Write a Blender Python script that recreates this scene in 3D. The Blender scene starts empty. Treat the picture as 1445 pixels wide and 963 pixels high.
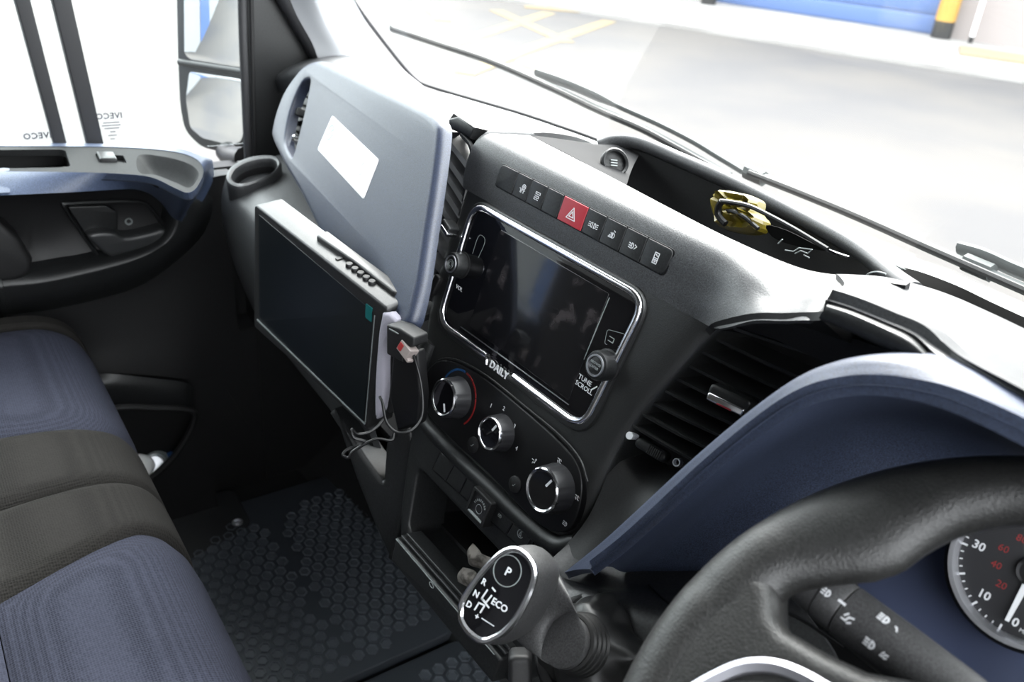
import bpy, bmesh, math, random
import numpy as np
from mathutils import Vector, Matrix
from mathutils.geometry import tessellate_polygon

# ------------------------------------------------------------------ camera
FPX = 1231.28
CAM = np.array([0.60, -0.46, 1.16])
ROT = np.array([[0.56141318, 0.42860576, -0.70789289],
                [0.8234061, -0.20397037, 0.52952666],
                [0.082569, -0.88016657, -0.46742825]])
scn = bpy.context.scene
col = scn.collection
cd = bpy.data.cameras.new('camera')
cam = bpy.data.objects.new('camera', cd)
col.objects.link(cam)
cd.sensor_fit = 'HORIZONTAL'
cd.sensor_width = 22.3
cd.lens = FPX / 1445 * 22.3
cd.clip_start = 0.02
cd.clip_end = 300
cd.dof.use_dof = True
cd.dof.focus_distance = 0.80
cd.dof.aperture_fstop = 5.0
mw = Matrix.Identity(4)
for i in range(3):
    mw[i][0] = ROT[i, 0]
    mw[i][1] = -ROT[i, 1]
    mw[i][2] = -ROT[i, 2]
    mw[i][3] = CAM[i]
cam.matrix_world = mw
scn.camera = cam
# ------------------------------------------------------------------ sky, exposure
world = bpy.data.worlds.new('overcast_sky')
scn.world = world
world.use_nodes = True
wn = world.node_tree.nodes
wl = world.node_tree.links
bgn = wn['Background']
tc = wn.new('ShaderNodeTexCoord')
sp = wn.new('ShaderNodeSeparateXYZ')
mr = wn.new('ShaderNodeMapRange')
mr.inputs[1].default_value = 0.0; mr.inputs[2].default_value = 0.9
mr.inputs[3].default_value = 0.8; mr.inputs[4].default_value = 1.3
wl.new(tc.outputs['Generated'], sp.inputs[0])
wl.new(sp.outputs[2], mr.inputs[0])
bgn.inputs[0].default_value = (0.93, 0.965, 1.0, 1)
wl.new(mr.outputs[0], bgn.inputs[1])
sl = bpy.data.lights.new('hazy_sun', 'SUN')
sl.energy = 1.8
sl.angle = math.radians(38)
sl.color = (1.0, .985, .96)
so_ = bpy.data.objects.new('hazy_sun', sl)
so_.rotation_euler = Vector((.55, -.62, -.60)).to_track_quat('-Z', 'Y').to_euler()
so_.location = (-3, 4, 5)
col.objects.link(so_)
vs = scn.view_settings
vs.view_transform = 'Standard'
vs.look = 'None'
vs.gamma = 1.0
vs.use_curve_mapping = False
vs.exposure = 3.3
scn.cycles.max_bounces = 10
scn.cycles.transparent_max_bounces = 16
scn.cycles.caustics_reflective = False
scn.cycles.caustics_refractive = False
scn.cycles.use_denoising = True
scn.cycles.sample_clamp_indirect = 6

# ------------------------------------------------------------------ projection helpers
def ray(px, py):
    return ROT @ np.array([px - 722.5, py - 481.5, FPX])

def at(px, py, ax, v):
    r = ray(px, py)
    i = 'xyz'.index(ax)
    return CAM + r * (v - CAM[i]) / r[i]

def far(px, py, d):
    r = ray(px, py)
    return CAM + r / np.linalg.norm(r) * d

def unit(v):
    v = np.array(v, float)
    return v / np.linalg.norm(v)

class Frame:
    """local axes: e1, e2 in the surface, n out of it (towards the cab)"""
    def __init__(s, O, e1, e2):
        s.O = np.array(O, float)
        s.e1 = unit(e1)
        e2 = np.array(e2, float)
        s.e2 = unit(e2 - s.e1 * (e2 @ s.e1))
        n = np.cross(s.e1, -s.e2)
        s.n = n if n @ (CAM - s.O) > 0 else -n
    def P(s, u, v, w=0.0):
        return s.O + s.e1 * u + s.e2 * v + s.n * w
    def px(s, x, y, w=0.0):
        r = ray(x, y)
        o = s.O + s.n * w
        t = ((o - CAM) @ s.n) / (r @ s.n)
        q = CAM + r * t - o
        return np.array([q @ s.e1, q @ s.e2])
    def pxs(s, pts, w=0.0):
        return [s.px(x, y, w) for x, y in pts]
    def at(s, u, v, w=0.0):
        f = Frame(s.P(u, v, w), s.e1, s.e2)
        f.n = s.n
        return f
    def rot(s, a):
        c, q = math.cos(a), math.sin(a)
        f = Frame(s.O, s.e1 * c + s.e2 * q, -s.e1 * q + s.e2 * c)
        f.n = s.n
        return f

def hitplane(px, py, O, n):
    r = ray(px, py)
    return CAM + r * (((np.array(O) - CAM) @ n) / (r @ n))

# ------------------------------------------------------------------ curves
def cr(pts, k=6, closed=False):
    """Catmull-Rom through the points, k steps per span"""
    P = [np.array(p, float) for p in pts]
    n = len(P)
    out = []
    spans = n if closed else n - 1
    for i in range(spans):
        if closed:
            a, b, c, d = P[(i - 1) % n], P[i], P[(i + 1) % n], P[(i + 2) % n]
        else:
            b, c = P[i], P[i + 1]
            a = P[i - 1] if i > 0 else 2 * b - c
            d = P[i + 2] if i + 2 < n else 2 * c - b
        for j in range(k):
            t = j / k
            out.append(0.5 * ((2 * b) + (-a + c) * t + (2 * a - 5 * b + 4 * c - d) * t * t
                              + (-a + 3 * b - 3 * c + d) * t ** 3))
    if not closed:
        out.append(P[-1])
    return out

def rrect(u0, v0, u1, v1, r, k=4):
    if u0 > u1: u0, u1 = u1, u0
    if v0 > v1: v0, v1 = v1, v0
    r = min(r, (u1 - u0) / 2 * .98, (v1 - v0) / 2 * .98)
    out = []
    for cx, cy, a0 in ((u1 - r, v1 - r, 0), (u0 + r, v1 - r, 90), (u0 + r, v0 + r, 180), (u1 - r, v0 + r, 270)):
        for j in range(k + 1):
            a = math.radians(a0 + 90 * j / k)
            out.append(np.array([cx + r * math.cos(a), cy + r * math.sin(a)]))
    return out

def rpoly(pts, r, k=4):
    """closed polygon with rounded corners, r one value or one per corner"""
    P = [np.array(p, float) for p in pts]
    n = len(P)
    out = []
    for i in range(n):
        a, b, c = P[i - 1], P[i], P[(i + 1) % n]
        ri = r[i] if isinstance(r, (list, tuple)) else r
        d1, d2 = a - b, c - b
        l1, l2 = np.linalg.norm(d1), np.linalg.norm(d2)
        t = min(ri, l1 * .48, l2 * .48)
        p1, p2 = b + d1 / l1 * t, b + d2 / l2 * t
        for j in range(k + 1):
            s = j / k
            out.append((1 - s) ** 2 * p1 + 2 * s * (1 - s) * b + s * s * p2)
    return out

def circ(cx, cy, r, n=24, r2=None, a0=0.0):
    r2 = r2 or r
    return [np.array([cx + r * math.cos(2 * math.pi * i / n + a0), cy + r2 * math.sin(2 * math.pi * i / n + a0)]) for i in range(n)]

def area(p):
    return 0.5 * sum(p[i - 1][0] * p[i][1] - p[i][0] * p[i - 1][1] for i in range(len(p)))

def inset(pts, d):
    """move a closed outline inwards by d"""
    n = len(pts)
    s = 1 if area(pts) > 0 else -1
    out = []
    for i in range(n):
        a, b, c = pts[i - 1], pts[i], pts[(i + 1) % n]
        t1, t2 = b - a, c - b
        l1, l2 = np.linalg.norm(t1) + 1e-12, np.linalg.norm(t2) + 1e-12
        n1 = np.array([-t1[1], t1[0]]) / l1
        n2 = np.array([-t2[1], t2[0]]) / l2
        m = n1 + n2
        q = m @ m
        m = m / q * 2 if q > .4 else (n1 + n2) * 1.2
        out.append(b + m * d * s)
    return out

# ------------------------------------------------------------------ mesh builder
class MB:
    def __init__(s):
        s.v = []
        s.f = []
    def add(s, verts, faces):
        o = len(s.v)
        s.v.extend([tuple(map(float, p)) for p in verts])
        s.f.extend([tuple(i + o for i in f) for f in faces])
        return s
    def build(s, name, mat, parent=None, smooth=40, label=None):
        me = bpy.data.meshes.new(name)
        off = np.zeros(3)
        if parent is not None:
            q = parent
            while q is not None:
                off += np.array(q.location)
                q = q.parent
        vv = [tuple(np.array(p) - off) for p in s.v]
        me.from_pydata(vv, [], s.f)
        bm = bmesh.new()
        bm.from_mesh(me)
        bmesh.ops.remove_doubles(bm, verts=bm.verts, dist=1e-6)
        bmesh.ops.recalc_face_normals(bm, faces=bm.faces)
        bm.to_mesh(me)
        bm.free()
        if smooth:
            me.polygons.foreach_set('use_smooth', [True] * len(me.polygons))
            me.set_sharp_from_angle(angle=math.radians(smooth))
        me.materials.append(mat)
        o = bpy.data.objects.new(name, me)
        col.objects.link(o)
        o.parent = parent
        if label: o['label'] = label
        return o

def grid(mb, G, closed_u=False):
    """G[row][col] of points"""
    R, Cn = len(G), len(G[0])
    vs_ = [p for r in G for p in r]
    fs = []
    for i in range(R - 1):
        for j in range(Cn if closed_u else Cn - 1):
            k = (j + 1) % Cn
            fs.append((i * Cn + j, i * Cn + k, (i + 1) * Cn + k, (i + 1) * Cn + j))
    mb.add(vs_, fs)
    return mb

def sheet(mb, G, t, toward=None):
    """closed slab made from a grid of points: G is the seen face, t the thickness behind it"""
    A = np.array(G, float)
    du = np.gradient(A, axis=1)
    dv = np.gradient(A, axis=0)
    N = np.cross(du, dv)
    N /= (np.linalg.norm(N, axis=2, keepdims=True) + 1e-12)
    m = A.reshape(-1, 3).mean(0)
    tw = (CAM - m) if toward is None else np.array(toward, float)
    if (N.reshape(-1, 3).mean(0) @ tw) < 0: N = -N
    Bk = A - N * t
    R, Cn = A.shape[:2]
    vsf = [p for r in A for p in r] + [p for r in Bk for p in r]
    o = R * Cn
    fs = []
    for i in range(R - 1):
        for j in range(Cn - 1):
            a, b, c, d = i * Cn + j, i * Cn + j + 1, (i + 1) * Cn + j + 1, (i + 1) * Cn + j
            fs.append((a, b, c, d))
            fs.append((a + o, d + o, c + o, b + o))
    for i in range(R - 1):
        for j in (0, Cn - 1):
            a, d = i * Cn + j, (i + 1) * Cn + j
            fs.append((a, d, d + o, a + o))
    for j in range(Cn - 1):
        for i in (0, R - 1):
            a, b = i * Cn + j, i * Cn + j + 1
            fs.append((a, b, b + o, a + o))
    mb.add(vsf, fs)
    return mb

def dense(rows, kr=5, kc=5):
    """smooth a coarse control grid of points in both directions"""
    R = [cr(r, kc) for r in rows]
    cols = [cr([r[j] for r in R], kr) for j in range(len(R[0]))]
    return [[cols[j][i] for j in range(len(cols))] for i in range(len(cols[0]))]

def loft(mb, rows, t, kr=5, kc=5, toward=None):
    return sheet(mb, dense(rows, kr, kc), t, toward)

def plate(mb, F, out, w1, w0, bevel=0.0, holes=(), seg=3, hb=0.0):
    """slab with an outline (and holes) in frame F between w0 (back) and w1 (front), front edge rounded"""
    out = [np.array(p, float) for p in out]
    if area(out) < 0: out = out[::-1]
    def rings(o, b, sgn):
        rs = [[F.P(p[0], p[1], w0) for p in o]]
        if b > 0:
            for j in range(seg + 1):
                a = math.pi / 2 * j / seg
                oo = inset(o, sgn * b * (1 - math.cos(a)))
                rs.append([F.P(p[0], p[1], w1 - b + b * math.sin(a)) for p in oo])
            last = inset(o, sgn * b)
        else:
            rs.append([F.P(p[0], p[1], w1) for p in o])
            last = o
        return rs, last
    loops, base = [], []
    for idx, o in enumerate([out] + [[np.array(p, float) for p in h] for h in holes]):
        if idx and area(o) < 0: o = o[::-1]
        rs, last = rings(o, bevel if idx == 0 else hb, 1 if idx == 0 else -1)
        grid(mb, rs, True)
        loops.append(last)
        base.append(o)
    for L, w in ((loops, w1), (base, w0)):
        flat = [p for l in L for p in l]
        tris = tessellate_polygon([[Vector((p[0], p[1], 0)) for p in l] for l in L])
        mb.add([F.P(p[0], p[1], w) for p in flat], [tuple(t) for t in tris if len(set(t)) == 3])
    return mb

def box(mb, F, u0, u1, v0, v1, w0, w1, bevel=0.001, r=0.001):
    return plate(mb, F, rrect(u0, v0, u1, v1, max(r, 1e-5), 3), w1, w0, bevel)

WF = None
def wbox(mb, x0, x1, y0, y1, z0, z1, b=0.0):
    f = Frame([0, 0, 0], [1, 0, 0], [0, 1, 0])
    f.n = np.array([0, 0, 1.0])
    if b:
        return plate(mb, f, rrect(x0, y0, x1, y1, b, 3), z1, z0, b * .9)
    mb.add([(x, y, z) for z in (z0, z1) for y in (y0, y1) for x in (x0, x1)],
           [(0, 1, 3, 2), (4, 5, 7, 6), (0, 1, 5, 4), (2, 3, 7, 6), (0, 2, 6, 4), (1, 3, 7, 5)])
    return mb

def ringplate(mb, F, outer, inner, w1, w0, rnd=0.0, seg=4):
    """band between two matching closed outlines, with a rounded front"""
    n = len(outer)
    rs = [[F.P(p[0], p[1], w0) for p in outer]]
    for j in range(seg + 1):
        t = j / seg
        a = math.pi * t
        s = 0.5 - 0.5 * math.cos(a)
        w = w1 - rnd + rnd * math.sin(a)
        rs.append([F.P(*(outer[i] * (1 - s) + inner[i] * s), w) for i in range(n)])
    rs.append([F.P(p[0], p[1], w0) for p in inner])
    rs.append(rs[0])
    return grid(mb, rs, True)

def tube(mb, pts, r, k=10, closed=False, flat=None, up=None):
    """sweep a round (or flattened: flat = factor across the up axis) section along points"""
    P = [np.array(p, float) for p in pts]
    n = len(P)
    rr = r if isinstance(r, (list, tuple, np.ndarray)) else [r] * n
    N = None
    rows = []
    for i in range(n):
        if closed: T = unit(P[(i + 1) % n] - P[i - 1])
        else: T = unit(P[min(i + 1, n - 1)] - P[max(i - 1, 0)])
        if N is None or up is not None:
            ref = np.array(up, float) if up is not None else (np.array([0, 0, 1.0]) if abs(T[2]) < .9 else np.array([1.0, 0, 0]))
            N = ref
        N = unit(N - T * (N @ T))
        B = np.cross(T, N)
        fl = flat or 1.0
        rows.append([P[i] + rr[i] * (math.cos(2 * math.pi * j / k) * B + fl * math.sin(2 * math.pi * j / k) * N) for j in range(k)])
    if closed: rows.append(rows[0])
    grid(mb, rows, True)
    if not closed:
        for row in (rows[0], rows[-1]):
            mb.add(row, [tuple(range(k))])
    return mb

def lathe(mb, F, prof, n=32, wave=None, cap=True):
    """prof: (radius, height along n); wave(angle, i) scales the radius"""
    rows = []
    for i, (r, w) in enumerate(prof):
        rows.append([F.P(r * (wave(2 * math.pi * j / n, i) if wave else 1) * math.cos(2 * math.pi * j / n),
                         r * (wave(2 * math.pi * j / n, i) if wave else 1) * math.sin(2 * math.pi * j / n), w) for j in range(n)])
    grid(mb, rows, True)
    if not cap:
        grid(mb, [rows[-1], rows[0]], True)
        return mb
    if prof[0][0] > 1e-5: mb.add(rows[0], [tuple(range(n))])
    if prof[-1][0] > 1e-5: mb.add(rows[-1], [tuple(range(n))])
    return mb

def stroke(mb, F, pts, wd, h=0.0004, w=0.0):
    """flat printed line with a small height"""
    P = [np.array(p, float) for p in pts]
    for a, b in zip(P[:-1], P[1:]):
        d = unit(b - a)
        q = np.array([-d[1], d[0]]) * wd / 2
        a2, b2 = a - d * wd * .3, b + d * wd * .3
        plate(mb, F, [a2 - q, b2 - q, b2 + q, a2 + q], w + h, w)
    return mb

def text_into(mb, F, s, u, v, size, w=0.0, h=0.0004, rot=0.0, mirror=False, bold=False, spacing=1.0, shear=0.0, center=True):
    cu = bpy.data.curves.new('lettering', 'FONT')
    cu.body = s
    cu.size = size
    cu.resolution_u = 2
    cu.extrude = h / 2
    cu.space_character = spacing
    cu.shear = shear
    if bold: cu.offset = size * 0.02
    if center:
        cu.align_x = 'CENTER'
        cu.align_y = 'CENTER'
    o = bpy.data.objects.new('lettering', cu)
    col.objects.link(o)
    dg = bpy.context.evaluated_depsgraph_get()
    me = bpy.data.meshes.new_from_object(o.evaluated_get(dg))
    ca, sa = math.cos(rot), math.sin(rot)
    vv = []
    for q in me.vertices:
        x, y = q.co.x * (-1 if mirror else 1), q.co.y
        x, y = x * ca - y * sa, x * sa + y * ca
        vv.append(F.P(u + x, v - y, w + h / 2 + q.co.z))
    mb.add(vv, [tuple(p.vertices) for p in me.polygons])
    bpy.data.objects.remove(o)
    bpy.data.meshes.remove(me)
    bpy.data.curves.remove(cu)
    return mb

# ------------------------------------------------------------------ naming helpers
def tag(o, label=None, cat=None, group=None, kind=None):
    if label: o['label'] = label
    if cat: o['category'] = cat
    if group: o['group'] = group
    if kind: o['kind'] = kind
    return o

def thing(name, loc, label, cat, group=None, kind=None):
    o = bpy.data.objects.new(name, None)
    o.empty_display_size = 0.05
    col.objects.link(o)
    o.location = tuple(map(float, loc))
    return tag(o, label, cat, group, kind)

# ------------------------------------------------------------------ materials
def mat(name, c, rough=.5, metal=0.0, spec=.5, bump=None, coat=0.0, var=None, sheen=0.0, emit=None):
    m = bpy.data.materials.new(name)
    m.use_nodes = True
    nt = m.node_tree
    b = nt.nodes['Principled BSDF']
    b.inputs['Base Color'].default_value = (*c, 1)
    b.inputs['Roughness'].default_value = rough
    b.inputs['Metallic'].default_value = metal
    b.inputs['Specular IOR Level'].default_value = spec
    b.inputs['Coat Weight'].default_value = coat
    b.inputs['Coat Roughness'].default_value = .05
    b.inputs['Sheen Weight'].default_value = sheen
    if bump:                                  # (scale, strength, distance)
        t = nt.nodes.new('ShaderNodeTexCoord')
        nz = nt.nodes.new('ShaderNodeTexNoise')
        nz.inputs['Scale'].default_value = bump[0]
        nz.inputs['Detail'].default_value = 2
        bp = nt.nodes.new('ShaderNodeBump')
        bp.inputs['Strength'].default_value = bump[1]
        bp.inputs['Distance'].default_value = bump[2]
        nt.links.new(t.outputs['Object'], nz.inputs['Vector'])
        nt.links.new(nz.outputs[0], bp.inputs['Height'])
        nt.links.new(bp.outputs[0], b.inputs['Normal'])
        if not var and bump[0] > 400:          # grain also varies the colour a little
            gm = nt.nodes.new('ShaderNodeMapRange')
            gm.inputs[1].default_value = .3; gm.inputs[2].default_value = .7
            gm.inputs[3].default_value = .45; gm.inputs[4].default_value = 1.6
            sc_ = nt.nodes.new('ShaderNodeVectorMath'); sc_.operation = 'SCALE'
            sc_.inputs[0].default_value = c
            nt.links.new(nz.outputs[0], gm.inputs[0]); nt.links.new(gm.outputs[0], sc_.inputs['Scale'])
            nt.links.new(sc_.outputs[0], b.inputs['Base Color'])
    if var:                                   # (scale, other colour, low, high)
        t = nt.nodes.new('ShaderNodeTexCoord')
        nz = nt.nodes.new('ShaderNodeTexNoise')
        nz.inputs['Scale'].default_value = var[0]
        nz.inputs['Detail'].default_value = 5
        rp = nt.nodes.new('ShaderNodeMapRange')
        rp.inputs[1].default_value = var[2]; rp.inputs[2].default_value = var[3]
        mx = nt.nodes.new('ShaderNodeMix')
        mx.data_type = 'RGBA'
        mx.inputs[6].default_value = (*c, 1)
        mx.inputs[7].default_value = (*var[1], 1)
        nt.links.new(t.outputs['Object'], nz.inputs['Vector'])
        nt.links.new(nz.outputs[0], rp.inputs[0])
        nt.links.new(rp.outputs[0], mx.inputs[0])
        nt.links.new(mx.outputs[2], b.inputs['Base Color'])
    return m

def fabric(name, c1, c2, scale=380, sheen=0.0):
    m = mat(name, c1, .95, spec=.12, sheen=sheen)
    nt = m.node_tree
    b = nt.nodes['Principled BSDF']
    t = nt.nodes.new('ShaderNodeTexCoord')
    v = nt.nodes.new('ShaderNodeTexVoronoi')
    v.inputs['Scale'].default_value = scale
    v.inputs['Randomness'].default_value = .25
    nz = nt.nodes.new('ShaderNodeTexNoise')
    nz.inputs['Scale'].default_value = 5
    nz.inputs['Detail'].default_value = 4
    mx = nt.nodes.new('ShaderNodeMix'); mx.data_type = 'RGBA'
    mx.inputs[6].default_value = (*c2, 1); mx.inputs[7].default_value = (*c1, 1)
    rp = nt.nodes.new('ShaderNodeMapRange')
    rp.inputs[1].default_value = .0; rp.inputs[2].default_value = .75
    mx2 = nt.nodes.new('ShaderNodeMix'); mx2.data_type = 'RGBA'; mx2.blend_type = 'MULTIPLY'
    mx2.inputs[0].default_value = .5
    bp = nt.nodes.new('ShaderNodeBump')
    bp.inputs['Strength'].default_value = .6; bp.inputs['Distance'].default_value = .001
    L = nt.links.new
    L(t.outputs['Object'], v.inputs['Vector']); L(t.outputs['Object'], nz.inputs['Vector'])
    L(v.outputs['Distance'], rp.inputs[0]); L(rp.outputs[0], mx.inputs[0])
    L(mx.outputs[2], mx2.inputs[6]); L(nz.outputs[0], mx2.inputs[7]); L(mx2.outputs[2], b.inputs['Base Color'])
    L(v.outputs['Distance'], bp.inputs['Height']); L(bp.outputs[0], b.inputs['Normal'])
    return m

def glass(name, tint=(.93, .97, .95), haze=0.0, rough=0.0):
    """thin pane: clear with a Fresnel reflection and a faint veil of bright haze mixed in"""
    m = bpy.data.materials.new(name)
    m.use_nodes = True
    nt = m.node_tree
    nt.nodes.clear()
    o = nt.nodes.new('ShaderNodeOutputMaterial')
    tr = nt.nodes.new('ShaderNodeBsdfTransparent'); tr.inputs[0].default_value = (*tint, 1)
    gl = nt.nodes.new('ShaderNodeBsdfGlossy'); gl.inputs['Roughness'].default_value = rough
    lw = nt.nodes.new('ShaderNodeLayerWeight'); lw.inputs[0].default_value = .5
    pw = nt.nodes.new('ShaderNodeMath'); pw.operation = 'POWER'; pw.inputs[1].default_value = 5
    fr = nt.nodes.new('ShaderNodeMath'); fr.operation = 'MULTIPLY_ADD'; fr.inputs[1].default_value = .5; fr.inputs[2].default_value = .02
    nt.links.new(lw.outputs['Facing'], pw.inputs[0]); nt.links.new(pw.outputs[0], fr.inputs[0])
    mx = nt.nodes.new('ShaderNodeMixShader')
    L = nt.links.new
    L(fr.outputs[0], mx.inputs[0]); L(tr.outputs[0], mx.inputs[1]); L(gl.outputs[0], mx.inputs[2])
    last = mx.outputs[0]
    if haze:  # pale translucent layer imitates the bright veil of light over the pane
        df = nt.nodes.new('ShaderNodeBsdfTranslucent'); df.inputs[0].default_value = (.9, .92, .92, 1)
        m2 = nt.nodes.new('ShaderNodeMixShader'); m2.inputs[0].default_value = haze
        L(last, m2.inputs[1]); L(df.outputs[0], m2.inputs[2])
        last = m2.outputs[0]
    L(last, o.inputs[0])
    return m

M = dict(
    cap=mat('grained black plastic', (.028, .029, .031), .44, spec=.48, bump=(900, .35, .0005)),
    face=mat('grained console plastic', (.0075, .008, .008), .40, spec=.85, bump=(900, .35, .0005)),
    dark=mat('matt black plastic', (.005, .005, .0055), .55, spec=.4, bump=(700, .2, .0004)),
    low=mat('smooth dark plastic', (.0085, .009, .0095), .42, spec=.42, bump=(500, .1, .0003)),
    blue=mat('navy grained plastic', (.021, .028, .050), .40, spec=.7, bump=(1100, .3, .0005)),
    black=mat('black satin plastic', (.004, .004, .0045), .38, spec=.3),
    gloss=mat('piano black', (.004, .004, .005), .06, coat=.6),
    screen=mat('screen glass', (.006, .006, .007), .13, coat=.3, var=(48, (.035, .031, .033), .56, .70)),
    monscreen=mat('matt monitor screen', (.006, .008, .010), .28),
    chrome=mat('chrome', (.85, .85, .88), .17, metal=1),
    satin=mat('satin metal', (.75, .76, .8), .33, metal=1),
    mirror=mat('mirror glass', (.92, .93, .94), .01, metal=1),
    white=mat('white print', (.55, .56, .58), .5),
    red=mat('hazard red', (.30, .02, .03), .38),
    redprint=mat('red print', (.2, .01, .01), .5),
    blueprint=mat('blue print', (.01, .07, .2), .5),
    rubber=mat('rubber', (.012, .012, .012), .7),
    wheel=mat('leather grained rim', (.008, .008, .0078), .45, spec=.45, bump=(650, .5, .0007)),
    boot=mat('gaiter leather', (.008, .008, .008), .42, spec=.45, bump=(300, .15, .0004)),
    knob=mat('knob soft plastic', (.03, .03, .031), .5, bump=(900, .2, .0004)),
    seatblue=fabric('navy seat cloth', (.032, .035, .052), (.007, .0075, .013)),
    seatblack=fabric('charcoal seat cloth', (.0175, .0163, .015), (.004, .0037, .0034)),
    matrub=mat('rubber mat', (.038, .044, .052), .42, spec=.45, bump=(200, .1, .0006)),
    whitepaint=mat('white paint', (.8, .8, .8), .3, coat=.4),
    seal=mat('rubber seal', (.02, .02, .022), .6),
    liner=mat('grey headliner', (.07, .07, .072), .9),
    asphalt=mat('worn asphalt', (.0325, .0308, .0322), .9, var=(.55, (.0475, .0428, .0392), .36, .60)),
    concrete=mat('pale concrete', (.20, .196, .19), .9, var=(1.2, (.16, .155, .15), .4, .6)),
    brick=mat('pale render', (.20, .178, .172), .9),
    roller=mat('blue roller door', (.045, .09, .22), .5),
    yellow=mat('safety yellow', (.28, .15, .012), .5),
    roadyellow=mat('worn yellow road paint', (.13, .095, .040), .9),
    grey=mat('grey plastic', (.2, .22, .22), .45),
    sticker=mat('white sticker', (.82, .82, .82), .35),
    foam=mat('pale foam', (.25, .24, .28), .9, bump=(300, .5, .001)),
    monitor=mat('monitor shell', (.014, .014, .0145), .4, bump=(900, .15, .0003)),
    bag=mat('yellow plastic bag', (.11, .085, .004), .4, coat=.1, var=(40, (.05, .035, .006), .5, .7)),
    rag=mat('frayed grey tape', (.11, .10, .09), .9, var=(120, (.04, .035, .03), .45, .6)),
    dial=mat('dial face', (.012, .012, .014), .4),
    clear=mat('clear plug plastic', (.22, .19, .18), .15, coat=.5),
    bluecap=mat('blue plastic', (.03, .1, .3), .4),
)
M['trimblue'] = mat('navy door trim', (.040, .054, .092), .4, spec=.5, bump=(1100, .3, .0005))
M['surround'] = mat('navy surround plastic', (.024, .031, .053), .5, spec=.3, bump=(1100, .3, .0005))
M['dullsilver'] = mat('dull silver trim', (.42, .42, .46), .38, metal=1)
M['lever'] = mat('handle lever plastic', (.022, .023, .024), .38)
M['ventgrey'] = mat('lit louvre plastic', (.055, .056, .058), .4, spec=.7)  # lighter than the other louvres: side window light put into the base colour
M['void'] = mat('deep black', (.002, .002, .002), .95, spec=.05)
M['stud'] = mat('rubber stud', (.075, .085, .098), .38, spec=.5)
M['ledge'] = mat('door ledge plastic', (.010, .0105, .011), .7, spec=.15, bump=(900, .3, .0005))
M['etch'] = mat('etched print', (.03, .03, .05), .6)
M['wind'] = glass('windscreen glass', (.975, .98, .968), haze=.004)
M['side'] = glass('side window glass', (.95, .98, .97), haze=.004)
# ================================================================== the cab shell
# windscreen: a curved pane; y of its base line as a function of x
def wy(x):
    return .37 + .115 * (1 - ((x - .05) / .92) ** 2)
WSL = -1.05                                   # dz/dy of the pane
WZ0 = .805
def wpane(x, z, off=0.0):
    """point on the pane at height z, off = distance outside it"""
    y = wy(x) + (z - WZ0) / WSL
    n = unit([0, 1, 1 / 1.05])
    return np.array([x, y, z]) + n * off
def onpane(px, py, off=0.0):
    r = ray(px, py)
    lo, hi = .1, 4.0
    n = unit([0, 1, 1 / 1.05])
    def g(t):
        p = CAM + r / FPX * t
        return (p[1] - wy(p[0]) - (p[2] - WZ0) / WSL) * n[1] - off
    for _ in range(60):
        m = (lo + hi) / 2
        if g(m) > 0: hi = m
        else: lo = m
    return CAM + r / FPX * lo

mb = MB()
xs = np.linspace(-.865, .97, 19)
zs = np.linspace(.775, 1.62, 12)
sheet(mb, [[wpane(x, z, .004) for x in xs] for z in zs], .004, toward=(0, 1, 1))
w1 = mb.build('window_1', M['wind'])
tag(w1, 'large curved windscreen in front of the dashboard with two wipers outside it', 'windscreen', kind='structure')
# black printed edge of the glass down the passenger pillar and along the base
mb = MB()
edge = [(492, -12), (505, 10), (532, 47), (566, 90), (586, 111), (604, 121), (660, 138), (732, 159), (786, 177), (847, 199), (930, 235), (1040, 278)]
E0 = cr([onpane(a, b, -.001) for a, b in edge], 4)
tube(mb, E0, .0032, 8)
mb.build('trim_1', M['seal'])['kind'] = 'structure'
bpy.data.objects['trim_1']['label'] = 'thin black seal line along the windscreen edge above the pale pillar'

# passenger pillar: pale inner trim between the windscreen edge and the black door frame
mb = MB()
pl = [(452, 92), (440, 60), (418, 20), (398, -30)]
pr = [(600, 124), (562, 92), (522, 40), (484, -30)]
rows = []
for (a, b), (c_, d) in zip(pl, pr):
    L_ = at(a, b, 'x', -.845)
    R_ = onpane(c_, d, -.012)
    mid = (L_ + R_) / 2 + np.array([.03, -.015, .0])
    rows.append([L_, L_ * .7 + R_ * .3 + np.array([.025, -.01, 0]), mid * .5 + (L_ * .4 + R_ * .6) * .5 + np.array([.01, -.01, 0]), R_])
M['pillar'] = mat('pale pillar trim', (.42, .43, .45), .5, bump=(300, .1, .0004))
loft(mb, rows, .02, 6, 5)
mb.build('trim_2', M['pillar'])['kind'] = 'structure'

# dash top shelf, running from the blue panel to the glass (structure of the dashboard)
# roof, bulkhead, driver side: they shade the cab
mb = MB(); wbox(mb, -.95, 1.1, -1.25, .0, 1.70, 1.74)
o = mb.build('ceiling', M['liner'], smooth=0); o['kind'] = 'structure'
mb = MB(); wbox(mb, -.95, 1.1, -1.27, -1.23, -.02, 1.72)
o = mb.build('wall_rear', M['liner'], smooth=0); o['kind'] = 'structure'
mb = MB(); wbox(mb, -.95, 1.1, -1.24, .55, -.05, -.012)
M['carpet'] = mat('black cab floor', (.005,.0055,.006), .8, bump=(200, .3, .001))
o = mb.build('floor', M['carpet'], smooth=0); o['kind'] = 'structure'
mb = MB(); wbox(mb, 1.02, 1.08, -1.22, .50, -.01, .76)
wbox(mb, 1.03, 1.07, -1.22, -1.12, .76, 1.70); wbox(mb, 1.03, 1.07, -1.22, -.1, 1.62, 1.70)
o = mb.build('door_2', M['low'], smooth=0); tag(o, 'driver side door beyond the right of the view', 'door', kind='structure')
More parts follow.
